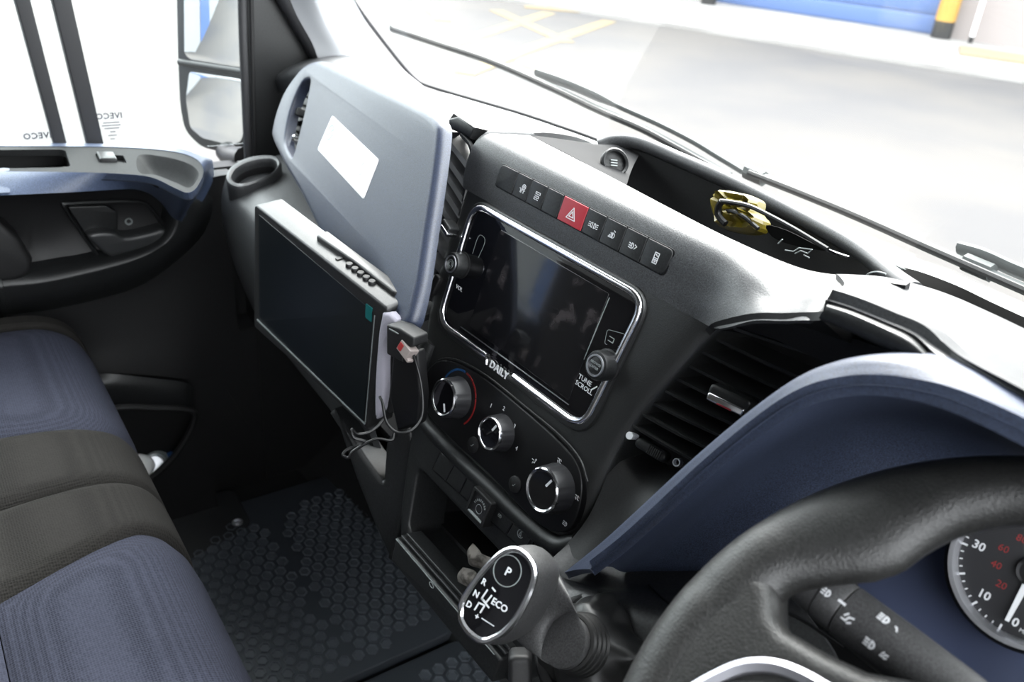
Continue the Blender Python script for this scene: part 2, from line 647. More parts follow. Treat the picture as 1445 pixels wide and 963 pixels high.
mb = MB(); wbox(mb, -.97, -.935, -1.24, .09, -.05, .66); wbox(mb, -.97, -.935, .09, .50, -.05, .70); wbox(mb, -.97, -.90, .16, .56, .30, .70)
o = mb.build('wall_side', M['dark'], smooth=0); o['kind'] = 'structure'
# header over the windscreen
mb = MB(); wbox(mb, -.95, 1.05, -.42, -.22, 1.60, 1.70)
o = mb.build('trim_3', M['liner'], smooth=0); o['kind'] = 'structure'
# firewall / toe board with moulded ribs
mb = MB()
fw = [[(-.90, .10, -.01), (-.55, .13, -.01), (.2, .15, -.01), (1.02, .15, -.01)],
      [(-.90, .20, .08), (-.55, .24, .08), (.2, .26, .08), (1.02, .26, .08)],
      [(-.90, .32, .24), (-.55, .36, .24), (.2, .38, .24), (1.02, .38, .24)],
      [(-.90, .38, .50), (-.55, .42, .50), (.2, .42, .50), (1.02, .42, .5)],
      [(-.90, .33, .76), (-.55, .44, .76), (.2, .45, .76), (1.02, .38, .76)]]
loft(mb, fw, .01, 5, 4)
o = mb.build('wall_front', M['carpet']); o['kind'] = 'structure'
M['ribm'] = mat('highlit rib', (.03, .032, .034), .45)  # paler than the toe board, highlights on the ribs put into the colour
for pts, rr in (([(272, 672), (284, 648), (305, 620), (332, 592), (372, 562)], .006),
                ([(356, 702), (378, 676), (410, 648), (450, 622), (500, 598)], .012),
                ([(420, 712), (436, 688), (462, 662), (500, 640)], .02)):
    mb = MB()
    P = []
    for i, (a, b) in enumerate(pts):
        P.append(at(a, b, 'y', .12 + .05 * i))
    tube(mb, cr(P, 5), rr, 8)
    mb.build('floor_rib', M['ribm'], o)

# metal sill plate left of the mat, with its screw
pf = Frame([-.75, -.07, .012], [1, 0, 0], [0, -1, 0])
pf.n = np.array([0, 0, 1.0])
mb = MB(); plate(mb, pf, rpoly([pf.px(a, b) for a, b in ((262, 705), (330, 690), (356, 740), (262, 792), (200, 800))], .02), 0, -.012, .002)
M['sill'] = mat('scuffed sill plate', (.018, .019, .020), .5, bump=(90, .2, .001))
sp_ = mb.build('sill_plate', M['sill'])
tag(sp_, 'scuffed dark plate on the floor between the door and the rubber mat', 'plate')
mb = MB(); q = pf.px(335, 738); lathe(mb, pf.at(q[0], q[1]), [(.010, 0), (.010, .002), (.006, .004), (.005, .001), (0, .001)], 16)
mb.build('screw', M['satin'], sp_)

# ================================================================== outside
G0 = -.65
def gr(px, py):
    return at(px, py, 'z', G0)
mb = MB(); wbox(mb, -60, 40, -40, 60, G0 - .1, G0)
o = mb.build('ground', M['asphalt'], smooth=0); tag(o, 'worn pale asphalt yard outside the windscreen', 'ground', kind='structure')
# raised pale pavement in front of the facade
fa, fb = gr(1000, 10), gr(1325, 60)
fd = unit((fb - fa) * np.array([1, 1, 0]))
fn = np.array([fd[1], -fd[0], 0])
if fn @ (CAM - fa) < 0: fn = -fn
fa, fb = fa - fn * .32, fb - fn * .32
ka, kb = gr(690, -2), gr(1445, 118)
kd = unit(kb - ka)
A_, B_ = ka - kd * 8, kb + kd * 14
far_ = np.array([-fn[0], -fn[1], 0]) * 12
mb = MB()
def prism(mb, pts, z0, z1):
    n = len(pts)
    mb.add([(p[0], p[1], z) for z in (z0, z1) for p in pts],
           [tuple(range(n)), tuple(range(n, 2 * n))] + [(i, (i + 1) % n, (i + 1) % n + n, i + n) for i in range(n)])
prism(mb, [A_, B_, B_ + far_, A_ + far_], G0, G0 + .06)
pv = mb.build('pavement', M['concrete'], smooth=0); tag(pv, 'pale concrete apron between the yard and the blue roller door', 'pavement', kind='structure')
# facade with the roller door
ff = Frame(fa + np.array([0, 0, .06]), fd, [0, 0, -1])
L_ = np.linalg.norm(fb - fa)
mb = MB()
plate(mb, ff, [(-6, -.0), (-.05, 0), (-.05, -4), (L_ + .1, -4), (L_ + .1, 0), (L_ + 12, 0), (L_ + 12, -6), (-6, -6)], 0, -.3)
o = mb.build('wall_left', M['brick'], smooth=0); tag(o, 'pale wall of the building across the yard', 'wall', kind='structure')
mb = MB(); plate(mb, ff, [(-.05, 0), (L_ + .1, 0), (L_ + .1, -4), (-.05, -4)], -.12, -.2)
rd = mb.build('door_3', M['roller'], smooth=0); tag(rd, 'blue roller shutter door across the yard seen through the windscreen', 'door', kind='structure')
for i in range(12):
    mb = MB(); box(mb, ff, 0, L_, -.3 * i - .28, -.3 * i - .02, -.12, -.095, .012, .01)
    mb.build('slat', M['roller'], rd)
def bollard(p, r, h, bands, label):
    t = thing('bollard', p, label, 'bollard', 'bollards beside the roller door')
    f = Frame(p, [1, 0, 0], [0, -1, 0]); f.n = np.array([0, 0, 1.0])
    z = 0
    for i, (hh, m_) in enumerate(bands):
        mb = MB(); lathe(mb, f, [(r, z), (r, z + hh)], 20)
        mb.build('band', m_, t)
        z += hh
    return t
bp_ = gr(1325, 59)
bollard(bp_, .16, 1, [(.33, M['black']), (.42, M['yellow']), (.6, M['black'])], 'yellow and black banded bollard at the right end of the blue roller door')
bollard(gr(1001, 10) + fn * .1, .14, 1, [(.5, M['black']), (.3, M['yellow']), (.3, M['black'])], 'bollard at the left end of the blue roller door, only its black foot in view')
mb = MB(); f = Frame(gr(1367, 66), [1, 0, 0], [0, -1, 0]); f.n = np.array([0, 0, 1.0])
t = thing('thin_post', gr(1367, 66), 'thin white post with black foot right of the banded bollard', 'post')
mb = MB(); lathe(mb, f, [(.04, 0), (.04, .16)], 12); mb.build('foot', M['black'], t)
mb = MB(); lathe(mb, f, [(.035, .16), (.035, 1.2)], 12); mb.build('shaft', M['whitepaint'], t)
# painted ochre step at the wall foot on the right
mb = MB(); prism(mb, [gr(1352, 72), gr(1460, 88), gr(1462, 100), gr(1352, 84)], G0 + .06, G0 + .09)
o = mb.build('step', mat('ochre painted edge', (.17, .125, .075), .8), smooth=0); tag(o, 'ochre painted kerb strip at the foot of the pale wall', 'kerb', kind='structure')
# worn yellow hatch lines on the yard
RH = .003
def road(px0, px1, w=.22):
    a, b = gr(*px0), gr(*px1)
    d = unit(b - a); q = np.array([-d[1], d[0], 0]) * w / 2
    mb = MB(); global RH; RH += .0015; prism(mb, [a - q, b - q, b + q, a + q], G0, G0 + RH)
    m_ = mb.build('road_marking', M['roadyellow'], smooth=0)
    return m_
hat = thing('yellow_hatching', gr(730, 60), 'worn yellow hatched box painted on the yard behind the left wiper', 'road marking')
for a, b in (((600, 30), (770, 100)), ((640, 62), (775, 18)), ((700, 85), (860, 30)), ((700, 15), (800, 60)), ((610, 15), (625, 30)), ((655, 105), (720, 80)), ((740, 10), (850, 20))):
    m_ = road(a, b); m_.parent = hat
    for v in m_.data.vertices: v.co -= Vector(hat.location)
# white building to the rear left: what the door mirror looks at
mb = MB(); wbox(mb, -6.6, -6.2, -16, -2.6, G0, 3.6)
o = mb.build('wall_back', mat('white cladding', (.22, .225, .23), .7), smooth=0); tag(o, 'white building reflected in the door mirror', 'wall', kind='structure')
for y0, y1 in ((-4.3, -3.3), (-8.4, -6.9)):
    mb = MB(); wbox(mb, -6.2, -6.14, y0, y1, G0, 1.9)
    o = mb.build('door_4', M['roller'], smooth=0); tag(o, 'blue door of the white building, seen in the mirror', 'door', kind='structure')

# cowl under the glass and short bonnet (outside)
mb = MB()
sheet(mb, [[np.array([x, wy(x) + .005 + k * .10, .79 - k * .02]) for x in np.linspace(-.9, .98, 13)] for k in (0, 1)], .01, toward=(0, 0, 1))
o = mb.build('cowl', M['grey']); tag(o, 'grey plastic cowl strip outside under the wipers', 'cowl')
mb = MB()
sheet(mb, [[np.array([x, wy(x) + .1 + k * .6, .76 - k * .62]) for x in np.linspace(-.9, .98, 13)] for k in (0, .5, 1)], .01, toward=(0, 0, 1))
o = mb.build('bonnet', M['whitepaint']); tag(o, 'short white bonnet below the windscreen', 'bonnet')

# wipers --------------------------------------------------------
def wiper(name, blade, arm, label, arm_r, hinge=None):
    t = thing(name, onpane(*blade[-1], .02), label, 'wiper', 'windscreen wipers')
    P = cr([onpane(a, b, .014) for a, b in blade], 6)
    mb = MB(); tube(mb, P, .0075, 8, flat=.8, up=(0, 1, 1)); mb.build('blade_holder', M['wiper'], t)
    P2 = cr([onpane(a, b, .006) for a, b in blade], 6)
    mb = MB(); tube(mb, P2, .0035, 6); mb.build('rubber_edge', M['rubber'], t)
    P3 = cr([onpane(a, b, .032) for a, b in arm], 6)
    n = len(P3)
    mb = MB(); tube(mb, P3, [arm_r(i / (n - 1)) for i in range(n)], 10, flat=.6, up=(0, 1, 1)); mb.build('arm', M['wiper'], t)
    return t
M['wiper'] = mat('grey weathered wiper plastic', (.040, .047, .047), .6, spec=.3)
wa = wiper('wiper', [(553, 40), (620, 62), (692, 86), (779, 124), (840, 153), (905, 181), (950, 205), (995, 230), (1030, 249)],
      [(759, 104), (800, 118), (840, 135), (883, 155), (930, 176), (977, 200), (1010, 220), (1048, 243)],
      'long wiper running from the upper left of the windscreen down to the cowl', lambda s: .011 if s < .3 else (.011 - .06 * (s - .3) if s < .4 else .006))
wb = wiper('wiper', [(1056, 243), (1130, 272), (1210, 305), (1300, 345), (1380, 380), (1460, 415)],
      [(1356, 352), (1390, 362), (1430, 380), (1480, 400)],
      'nearer wiper lying low along the cowl at the right of the windscreen', lambda s: .012)
mb = MB(); P = [onpane(1053, 242, .014), onpane(1078, 253, .014)]; tube(mb, P, .012, 8, flat=.8, up=(0, 1, 1)); mb.build('end_clip', M['wiper'], wb)
mb = MB(); P = [onpane(1362, 370, .016), onpane(1400, 386, .016)]; tube(mb, P, .0125, 8, flat=.8, up=(0, 1, 1)); mb.build('centre_clip', M['wiper'], wb)
# ================================================================== frames of the dashboard
SO = CAM + np.array([-0.58188808, 0.45814005, -0.35706911]) * 1.03
S = Frame(SO, [1, .05, -.02], [-.02, -.284, -.958])          # face of the centre stack, 0 at the screen centre
bn = unit([.12, 1, -.27])                                     # blue passenger panel: y = .02 -.12(x+.22) +.27(z-.9)
B = Frame([-.45, .02 + .12 * .23 - .42 * .1, .80], [1, -.12, 0], [0, -.42, -1])

dash = thing('dashboard', (0, .15, .45), 'black van dashboard with navy blue panels, the body that carries vents, radio and switches', 'dashboard')

# ---- top cap over the centre: from the seam above the radio, over the switch strip, to the edge of the tray
def capcol(pu):
    """one section across the cap at seam pixel fraction"""
    pass
seam = [(655, 266), (700, 291), (760, 325), (820, 360), (880, 394), (940, 427), (985, 452)]
tray = [(745, 190), (800, 218), (870, 254), (940, 291), (1010, 327), (1075, 357), (1135, 383)]
rows = []
seam3 = [S.P(*S.px(a, b), 0) for a, b in seam]
tray3 = [at(a, b, 'y', .115) for a, b in tray]
us = np.linspace(-.163, .172, 7)
r1 = [S.P(u, -.088, .001) for u in us]
r2 = [S.P(u, -.116, .0005) for u in us]
def mixp(a, b, t): return a * (1 - t) + b * t
r3 = [mixp(S.P(u, -.131, -.006), tray3[i], .08) for i, u in enumerate(us)]
r4 = [mixp(r2[i], tray3[i], .55) + np.array([0, -.002, .0075]) for i in range(7)]
rows = [seam3, r1, r2, r3, r4, tray3]
extra = [
    [(1014, 464, .030), (1030, 446, .040), (1044, 427, .052), (1062, 411, .064), (1092, 396, .088), (1152, 387, .116)],
    [(1062, 453, .024), (1074, 440, .032), (1087, 425, .045), (1103, 411, .058), (1126, 400, .082), (1172, 391, .112)],
    [(1105, 453, .018), (1113, 441, .026), (1123, 429, .038), (1136, 416, .052), (1153, 405, .075), (1186, 395, .105)],
    [(1141, 452, .010), (1146, 442, .017), (1153, 431, .028), (1163, 419, .043), (1176, 409, .065), (1198, 400, .095)]]
for k, cs in enumerate(extra):
    for r, (a, b, y) in zip(rows, cs): r.append(at(a, b, 'y', y))
for r in rows[1:5]: r[7] = (r[6] + r[8]) / 2 + np.array([0, 0, .001])
rows = [[r[0] + np.array([-.004, .03, -.012])] + [r[0] + np.array([-.002, .008, -.002])] + r + [r[-1] + np.array([.003, .02, -.004])] for r in rows]
mb = MB(); loft(mb, rows, .003, 6, 6)
cap = mb.build('top_cap', M['cap'], dash)

# ---- radio surround and console face: one moulded sheet in S coordinates
def urow(v, ul, ur, wl, wr, wm=0.0):
    span = ur - ul
    return [S.P(ul - .006, v, wl - .045), S.P(ul, v, wl - .012), S.P(ul + .010, v, wl * .3 + wm), S.P(ul + span * .25, v, wm), S.P(ul + span * .5, v, wm),
            S.P(ul + span * .75, v, wm), S.P(ur - .012, v, wr * .3 + wm), S.P(ur, v, wr - .012), S.P(ur + .004, v, wr - .045)]
# outline read from the photograph: (v, left u, right u)
rb = sorted([(q[1], q[0]) for q in S.pxs([(1018, 464), (992, 484), (965, 514), (940, 545), (915, 572), (893, 600), (872, 634), (855, 665)])])
def ruse(v): return float(np.interp(v, [q[0] for q in rb], [q[1] for q in rb]))
prof = [(-.0722, -.160, ruse(-.0722)), (-.06, -.161, ruse(-.06)), (-.045, -.162, ruse(-.045)), (-.02, -.163, ruse(-.02)), (.01, -.164, ruse(.01)), (.04, -.163, ruse(.04)), (.07, -.160, ruse(.07)), (.10, -.152, max(.15, ruse(.10))),
        (.13, -.142, .148), (.165, -.130, .140), (.19, -.122, .132), (.21, -.116, .130)]
rows = [urow(v, a, b, -.004, -.006, -.001) for v, a, b in prof]
mb = MB(); loft(mb, rows, .006, 4, 4)
face = mb.build('console_face', M['face'], dash)
# raised lip round the radio
out_px = [(-.142, -.070), (.128, -.072), (.117, .078), (-.140, .080)]
in_px = [(-.132, -.062), (.120, -.064), (.108, .069), (-.130, .071)]
mb = MB(); ringplate(mb, S, rpoly(out_px, .030, 6), rpoly(in_px, .024, 6), .0025, -.004, .003)
mb.build('radio_rim', M['face'], dash)

# lower console: side cheeks, switch shelf, open tray, drawer
def rr_(u0, v0, u1, v1, r, lean=0.0):
    return rpoly([(u0 + lean, v0), (u1 + lean, v0), (u1, v1), (u0, v1)], r, 5)
low = [(-.126, .178), (.132, .178), (.140, .24), (.146, .342), (-.070, .342), (-.094, .30), (-.112, .24)]
hole = rpoly([(-.088, .232), (.075, .235), (.10, .306), (-.072, .306)], .012, 4)
mb = MB(); plate(mb, S, rpoly(low, .016, 4), .001, -.05, .007, holes=[hole], hb=.004)
mb.build('lower_console', M['low'], dash)
mb = MB()                                     # inside of the open tray
for (a, b, c_, d, e, g) in ((-.10, .09, .22, .23, -.12, -.045), (-.10, .11, .302, .312, -.12, -.045), (-.10, -.09, .22, .31, -.12, -.045), (.10, .11, .22, .31, -.12, -.045), (-.10, .11, .22, .312, -.125, -.12)):
    box(mb, S, a, b, c_, d, e, g, 0, .001)
mb.build('tray_lining', M['dark'], dash)
# ridge below the climate panel
mb = MB()
tube(mb, cr([S.P(*q) for q in ((-.136, .10, -.004), (-.137, .135, 0), (-.130, .160, -.003), (-.108, .180, -.003), (-.05, .1865, -.003), (.03, .1875, -.003), (.09, .188, -.003), (.128, .184, -.004), (.146, .168, -.007))], 6), .0105, 12, flat=1)
mb.build('console_ridge', M['low'], dash)
# left lower cheek of the console beside the monitor bracket
ch = Frame(S.P(-.13, .25, -.03), [1, .5, 0], [0, -.3, -1])
mb = MB()
plate(mb, ch, rpoly([ch.px(a, b) for a, b in ((476, 572), (520, 640), (548, 678), (552, 618), (585, 585), (596, 640), (572, 745), (560, 792), (540, 748), (508, 668))], .006), .012, -.03, .006)
mb.build('console_cheek', M['low'], dash)

# ---- passenger side: dash top between the blue panel and the glass
mb = MB()
topE = [(392, 105), (455, 90), (530, 118), (597, 150), (632, 176), (662, 180), (700, 180), (745, 190)]
base = [(470, 60), (540, 85), (590, 120), (640, 138), (690, 153), (740, 168), (790, 185), (842, 206)]
r0 = [B.P(*B.px(a, b, -.02), -.02) for a, b in topE[:5]] + [at(a, b, 'y', yy) for (a, b), yy in zip(topE[5:], (.075, .09, .115))]
rN = [onpane(a, b, -.006) for a, b in base]
r0b = [p + np.array([0, 0, -.03]) for p in r0]
rM = [p * .5 + q * .5 + np.array([0, .0, .008]) for p, q in zip(r0, rN)]
rN2 = [q + np.array([0, .02, -.03]) for q in rN]
loft(mb, [r0b, r0, rM, rN, rN2], .008, 5, 5, toward=(0, 0, 1))
mb.build('passenger_top', M['cap'], dash)

# ---- tray in the dash top: rear lip, floor, end walls
lipO = [(845, 206), (870, 199), (905, 203), (960, 226), (1030, 257), (1110, 297), (1180, 334), (1225, 362), (1262, 392), (1290, 412)]
yv = [.235, .25, .262, .27, .275, .275, .265, .25, .22, .19]
lip3 = [at(a, b, 'y', y) for (a, b), y in zip(lipO, yv)]
mb = MB(); tube(mb, cr(lip3, 6), .0085, 12)
mb.build('tray_lip', M['cap'], dash)
tr3 = [at(a, b, 'y', .115) for a, b in [(745, 190), (800, 218), (870, 254), (940, 291), (1010, 327), (1075, 357), (1135, 380), (1190, 389), (1240, 392), (1285, 398)]]
down = lambda P, dz, dy=0: [p + np.array([0, dy, dz]) for p in P]
mb = MB(); loft(mb, [lip3, down(lip3, -.05, -.004), down(lip3, -.085, -.012)], .006, 4, 5)
mb.build('tray_back_wall', M['dark'], dash)
mb = MB(); loft(mb, [down(lip3, -.08, -.01), [a * .5 + b * .5 + np.array([0, 0, -.083]) for a, b in zip(lip3, tr3)], down(tr3, -.083, .0)], .006, 4, 5, toward=(0, 0, 1))
mb.build('tray_floor', M['dark'], dash)
mb = MB(); loft(mb, [tr3, down(tr3, -.04, .008), down(tr3, -.086, .004)], .006, 4, 5, toward=(0, 1, 0))
mb.build('tray_front_wall', M['dark'], dash)
# sloping facet at the left end of the tray with a round socket
q0, q1, q2 = at(745, 190, 'y', .115), at(850, 205, 'y', .235), at(878, 252, 'y', .13)
q3 = at(905, 205, 'y', .255)
mb = MB()
loft(mb, [[q0, at(797, 197, 'y', .18), q1], [at(800, 217, 'y', .116), at(838, 216, 'y', .19), at(872, 203, 'y', .25)],
          [at(835, 236, 'y', .118), at(862, 232, 'y', .185), at(890, 210, 'y', .262)], [at(884, 262, 'y', .15), at(892, 238, 'y', .215), at(905, 212, 'y', .275)]], .004, 5, 5)
mb.build('tray_end', mat('shaded tray end', (.016, .016, .017), .85, spec=.1), dash)  # same plastic as the cap; shade on this facet put into its tone
sk = Frame(at(868, 229, 'y', .178), unit([.35, 1, -.1]), unit([.55, .0, -.8]))
mb = MB(); lathe(mb, sk, [(.016, -.004), (.016, .001), (.0145, .0025), (.0125, .001), (.0125, -.004), (0, -.004)], 28)
so = mb.build('power_socket', M['low'], dash)
mb = MB()
for k in (-1, 0, 1): box(mb, sk, -.004, .004, k * .003 - .0005, k * .003 + .0005, -.004, -.002, 0, .0003)
mb.build('socket_mark', M['grey'], so)

# ---- driver side hood: bright top running to the right edge, with a recessed lid
hoodT = [(1180, 390), (1205, 390), (1250, 392), (1300, 403), (1345, 418), (1395, 440), (1450, 466), (1520, 498)]
hoodB = [(1166, 424), (1202, 436), (1250, 456), (1290, 474), (1318, 500), (1350, 524), (1445, 577), (1540, 640)]
mb = MB()
hT = [at(a, b, 'y', y) for (a, b), y in zip(hoodT, (.118, .125, .14, .16, .18, .2, .21, .22))]
hFar = [p + np.array([0, .05, -.05]) for p in hT]
hM = [at(a, b, 'y', y) for (a, b), y in zip([(1192, 401), (1222, 408), (1265, 422), (1315, 443), (1365, 470), (1400, 490), (1455, 520), (1540, 565)], (.07, .07, .075, .08, .08, .08, .08, .08))]
hM2 = [at(a, b, 'y', y) for (a, b), y in zip([(1172, 417), (1206, 427), (1254, 444), (1300, 464), (1335, 486), (1370, 507), (1450, 552), (1540, 608)], (.02, .018, .018, .015, .01, .005, -.0, -.0))]
hB = [at(a, b, 'y', y) for (a, b), y in zip(hoodB, (.004, .002, .0, -.003, -.01, -.02, -.03, -.03))]
hB2 = [p + np.array([0, .025, -.01]) for p in hB]
loft(mb, [hFar, hT, hM, hM2, hB, hB2], .008, 5, 5)
mb.build('binnacle_hood', M['cap'], dash)
# recessed lid (cup holder front) under the hood edge
mb = MB()
lidT = [(1168, 430), (1202, 440), (1248, 459), (1286, 477), (1314, 503)]
lidC = [(1165, 434), (1200, 446), (1245, 466), (1282, 485), (1312, 507)]
lidB = [(1158, 452), (1192, 466), (1236, 486), (1276, 502), (1310, 512)]
L0 = [at(a, b, 'y', .012) for a, b in lidT]; L1 = [at(a, b, 'y', -.008) for a, b in lidT]; L2 = [at(a, b, 'y', -.016) for a, b in lidC]; L3 = [at(a, b, 'y', -.012) for a, b in lidB]
L4 = [p + np.array([0, .04, -.006]) for p in L3]
loft(mb, [L0, L1, L2, L3, L4], .004, 4, 5)
lid = mb.build('cup_holder_lid', M['low'], dash)

# arch from the cap down round the driver vent: dark surface above and around the louvres
mb = MB()
A0 = [at(a, b, 'y', y) for a, b, y in ((1006, 470, .034), (1016, 464, .031), (1062, 454, .025), (1105, 454, .019), (1141, 453, .011), (1160, 452, .006))]
A1 = [at(a, b, 'y', y) for a, b, y in ((1000, 478, .06), (1022, 464, .062), (1066, 455, .062), (1105, 458, .062), (1145, 466, .06), (1200, 485, .055))]
loft(mb, [A0, A1, [p + np.array([.0, .03, -.01]) for p in A1]], .006, 4, 5)
mb.build('vent_arch', M['dark'], dash)
mb = MB()                                     # flat shelf between arch and louvres
loft(mb, [[at(a, b, 'y', .055) for a, b in ((1040, 455), (1090, 455), (1150, 462), (1240, 490), (1300, 505))],
          [at(a, b, 'y', .062) for a, b in ((1036, 462), (1090, 478), (1150, 505), (1240, 540), (1300, 560))]], .006, 4, 4)
mb.build('vent_brow', M['dark'], dash)
# dark panel right of the console face, below the louvres
mb = MB()
loft(mb, [[at(a, b, 'y', .045) for a, b in ((880, 590), (930, 640), (975, 665), (1040, 640))],
          [at(a, b, 'y', .01) for a, b in ((868, 640), (900, 690), (930, 705), (980, 700))],
          [at(a, b, 'y', -.02) for a, b in ((830, 730), (850, 750), (870, 770), (900, 770))],
          [at(a, b, 'y', -.05) for a, b in ((780, 790), (800, 800), (820, 815), (850, 830))]], .006, 5, 5)
mb.build('knee_panel', M['dark'], dash)

# ---- lower passenger dash: shelf under the blue panel, cup holder, glove box shoulder
mb = MB()
def yz(x, prof): return [np.array([x, y, z]) for y, z in prof]
cols_ = []
for x, dy, dz in ((-.845, .055, -.022), (-.80, .035, -.005), (-.74, .015, .0), (-.66, .0, .0), (-.55, .0, -.005), (-.42, -.0, -.01), (-.30, .0, -.015), (-.20, .0, -.02)):
    pr = [(.10, .765), (.055, .728), (.005, .716), (-.042, .708), (-.068, .685), (-.075, .63), (-.055, .54), (-.02, .46), (.06, .40), (.2, .37)]
    cols_.append([np.array([x, y + dy, z + dz]) for y, z in pr])
rows = [[c_[i] for c_ in cols_] for i in range(10)]
loft(mb, rows, .008, 4, 4)
mb.build('lower_passenger_dash', M['cap'], dash)
mb = MB(); loft(mb, [[np.array([x, .03, .43]) for x in (-.86, -.5, -.1, .2)], [np.array([x, .16, .42]) for x in (-.86, -.5, -.1, .2)], [np.array([x, .42, .46]) for x in (-.86, -.5, -.1, .2)]], .01, 3, 3, toward=(0, 0, -1))
mb.build('underside', M['dark'], dash)

# ---- blue passenger panel with its side vent opening
bl = [(390, 200), (390, 185), (396, 160), (407, 132), (421, 110), (435, 94), (452, 87), (470, 91), (529, 118), (597, 150), (617, 162), (628, 175),
      (630, 190), (626, 229), (619, 280), (610, 340), (602, 395), (594, 435), (585, 462), (566, 470), (535, 440), (502, 400), (466, 348), (432, 280), (405, 232)]
hl = [(437, 113), (436, 124), (431, 150), (424, 180), (415, 215), (411, 221), (405, 212), (401, 200), (403, 180), (408, 158), (416, 135), (426, 116), (433, 111)]
mb = MB()
BW = .022
plate(mb, B, cr(B.pxs(bl, BW - .009), 3, True), BW, BW - .016, .011, holes=[cr(B.pxs(hl, BW), 3, True)], seg=5, hb=.004)
mb.build('airbag_panel', M['blue'], dash)

mb = MB(); wbox(mb, .14, 1.02, .135, .15, .30, .86)
mb.build('inner_wall', M['dark'], dash)
mb = MB()
g0_ = [at(a, b, 'y', y) + np.array([0, .02, -.012]) for (a, b), y in zip([(1240, 388), (1290, 396), (1345, 412), (1395, 432), (1450, 458), (1520, 490)], (.15, .17, .19, .21, .22, .23))]
g1_ = [onpane(a, b, -.004) for a, b in [(1262, 374), (1300, 384), (1350, 403), (1400, 427), (1450, 450), (1520, 482)]]
loft(mb, [[p + np.array([0, 0, -.03]) for p in g0_], g0_, [(p + q) / 2 + np.array([0, 0, -.07]) for p, q in zip(g0_, g1_)], g1_], .005, 4, 4, toward=(0, 0, 1))
mb.build('demister_gap', M['void'], dash)  # near-black sheet, the shade of the deep slot is put into its colour
# ================================================================== vents
def vent_thing(name, loc, label):
    return thing(name, loc, label, 'air vent', 'dashboard air vents')
# vent in the blue panel's left side
v = vent_thing('air_vent', B.P(*B.px(420, 165)), 'narrow upright air vent set into the left edge of the navy passenger panel')
mb = MB(); plate(mb, B, B.pxs([(438, 108), (432, 160), (414, 228), (400, 215), (398, 170), (420, 108)], -.008), -.008, -.014); mb.build('backing', M['black'], v)
for (a, b), (c_, d) in (((427, 121), (437, 116)), ((423, 130), (436, 137)), ((417, 143), (433, 148)), ((405, 172), (426, 170)), ((408, 178), (424, 190)), ((403, 184), (420, 201))):
    mb = MB()
    p, q = B.P(*B.px(a, b, 0), 0), B.P(*B.px(c_, d, 0), 0)
    p2, q2 = p + B.n * .0, q
    g = [[p, q], [p - B.n * .012 + np.array([0, 0, -.005]), q - B.n * .012 + np.array([0, 0, -.005])]]
    sheet(mb, g, .0015, toward=(0, -.3, 1)); mb.build('louvre', M['low'], v)
mb = MB(); q = B.px(420, 158, .012); box(mb, B.rot(-.25), *(lambda c: (c[0] - .010, c[0] + .010, c[1] - .006, c[1] + .006))(B.rot(-.25).px(418, 157, .012)), -.002, .014, .003, .002)
mb.build('adjuster', M['low'], v)
mb = MB(); c_ = B.px(411, 195, .012); lathe(mb, B.at(c_[0], c_[1]), [(.007, -.004), (.007, .010), (.005, .012), (0, .012)], 14); mb.build('shutter_wheel', M['chrome'], v)

# left centre vent between the blue panel and the console
v = vent_thing('air_vent', S.P(-.185, -.02, -.02), 'tall louvred air vent between the navy panel and the radio surround')
mb = MB()
outl = [(640, 160), (668, 180), (664, 232), (650, 300), (628, 370), (606, 425), (585, 420), (600, 330), (612, 250), (620, 190)]
plate(mb, S, S.pxs(outl, -.035), -.035, -.042); mb.build('backing', M['black'], v)
for i, ((a, b), (m1, m2), (c_, d)) in enumerate([((628, 190), (646, 212), (664, 236)), ((626, 213), (642, 236), (660, 262)), ((624, 236), (640, 258), (656, 283)), ((621, 259), (636, 280), (651, 303)),
        ((618, 281), (632, 303), (647, 325)), ((615, 306), (628, 328), (642, 348)), ((611, 332), (624, 351), (636, 369)), ((608, 358), (618, 373), (628, 386)), ((606, 380), (612, 390), (621, 402))]):
    p, m_, q = [S.P(*S.px(x, y, w), w) for (x, y), w in (((a, b), -.004), ((m1, m2), -.010), ((c_, d), -.004))]
    top = cr([p, m_, q], 5)
    lower = [t + S.n * -.022 + np.array([0, 0, .006]) for t in top]
    front = [t + S.e2 * .005 + S.n * .002 for t in top]
    mb = MB(); sheet(mb, [lower, top, front], .0012, toward=(0, -.6, 1)); mb.build('louvre', M['ventgrey'] if 'ventgrey' in M else M['cap'], v)
mb = MB(); c_ = S.px(629, 322, .008); box(mb, S.rot(.35), *(lambda c: (c[0] - .010, c[0] + .008, c[1] - .005, c[1] + .006))(S.rot(.35).px(629, 321, .01)), -.02, .012, .003, .002)
ad = mb.build('adjuster', M['low'], v)
mb = MB(); box(mb, S.rot(.35), *(lambda c: (c[0] - .009, c[0] + .007, c[1] + .001, c[1] + .0055))(S.rot(.35).px(629, 323, .0125)), .0, .0135, .001, .001)
mb.build('chrome_edge', M['chrome'], ad)
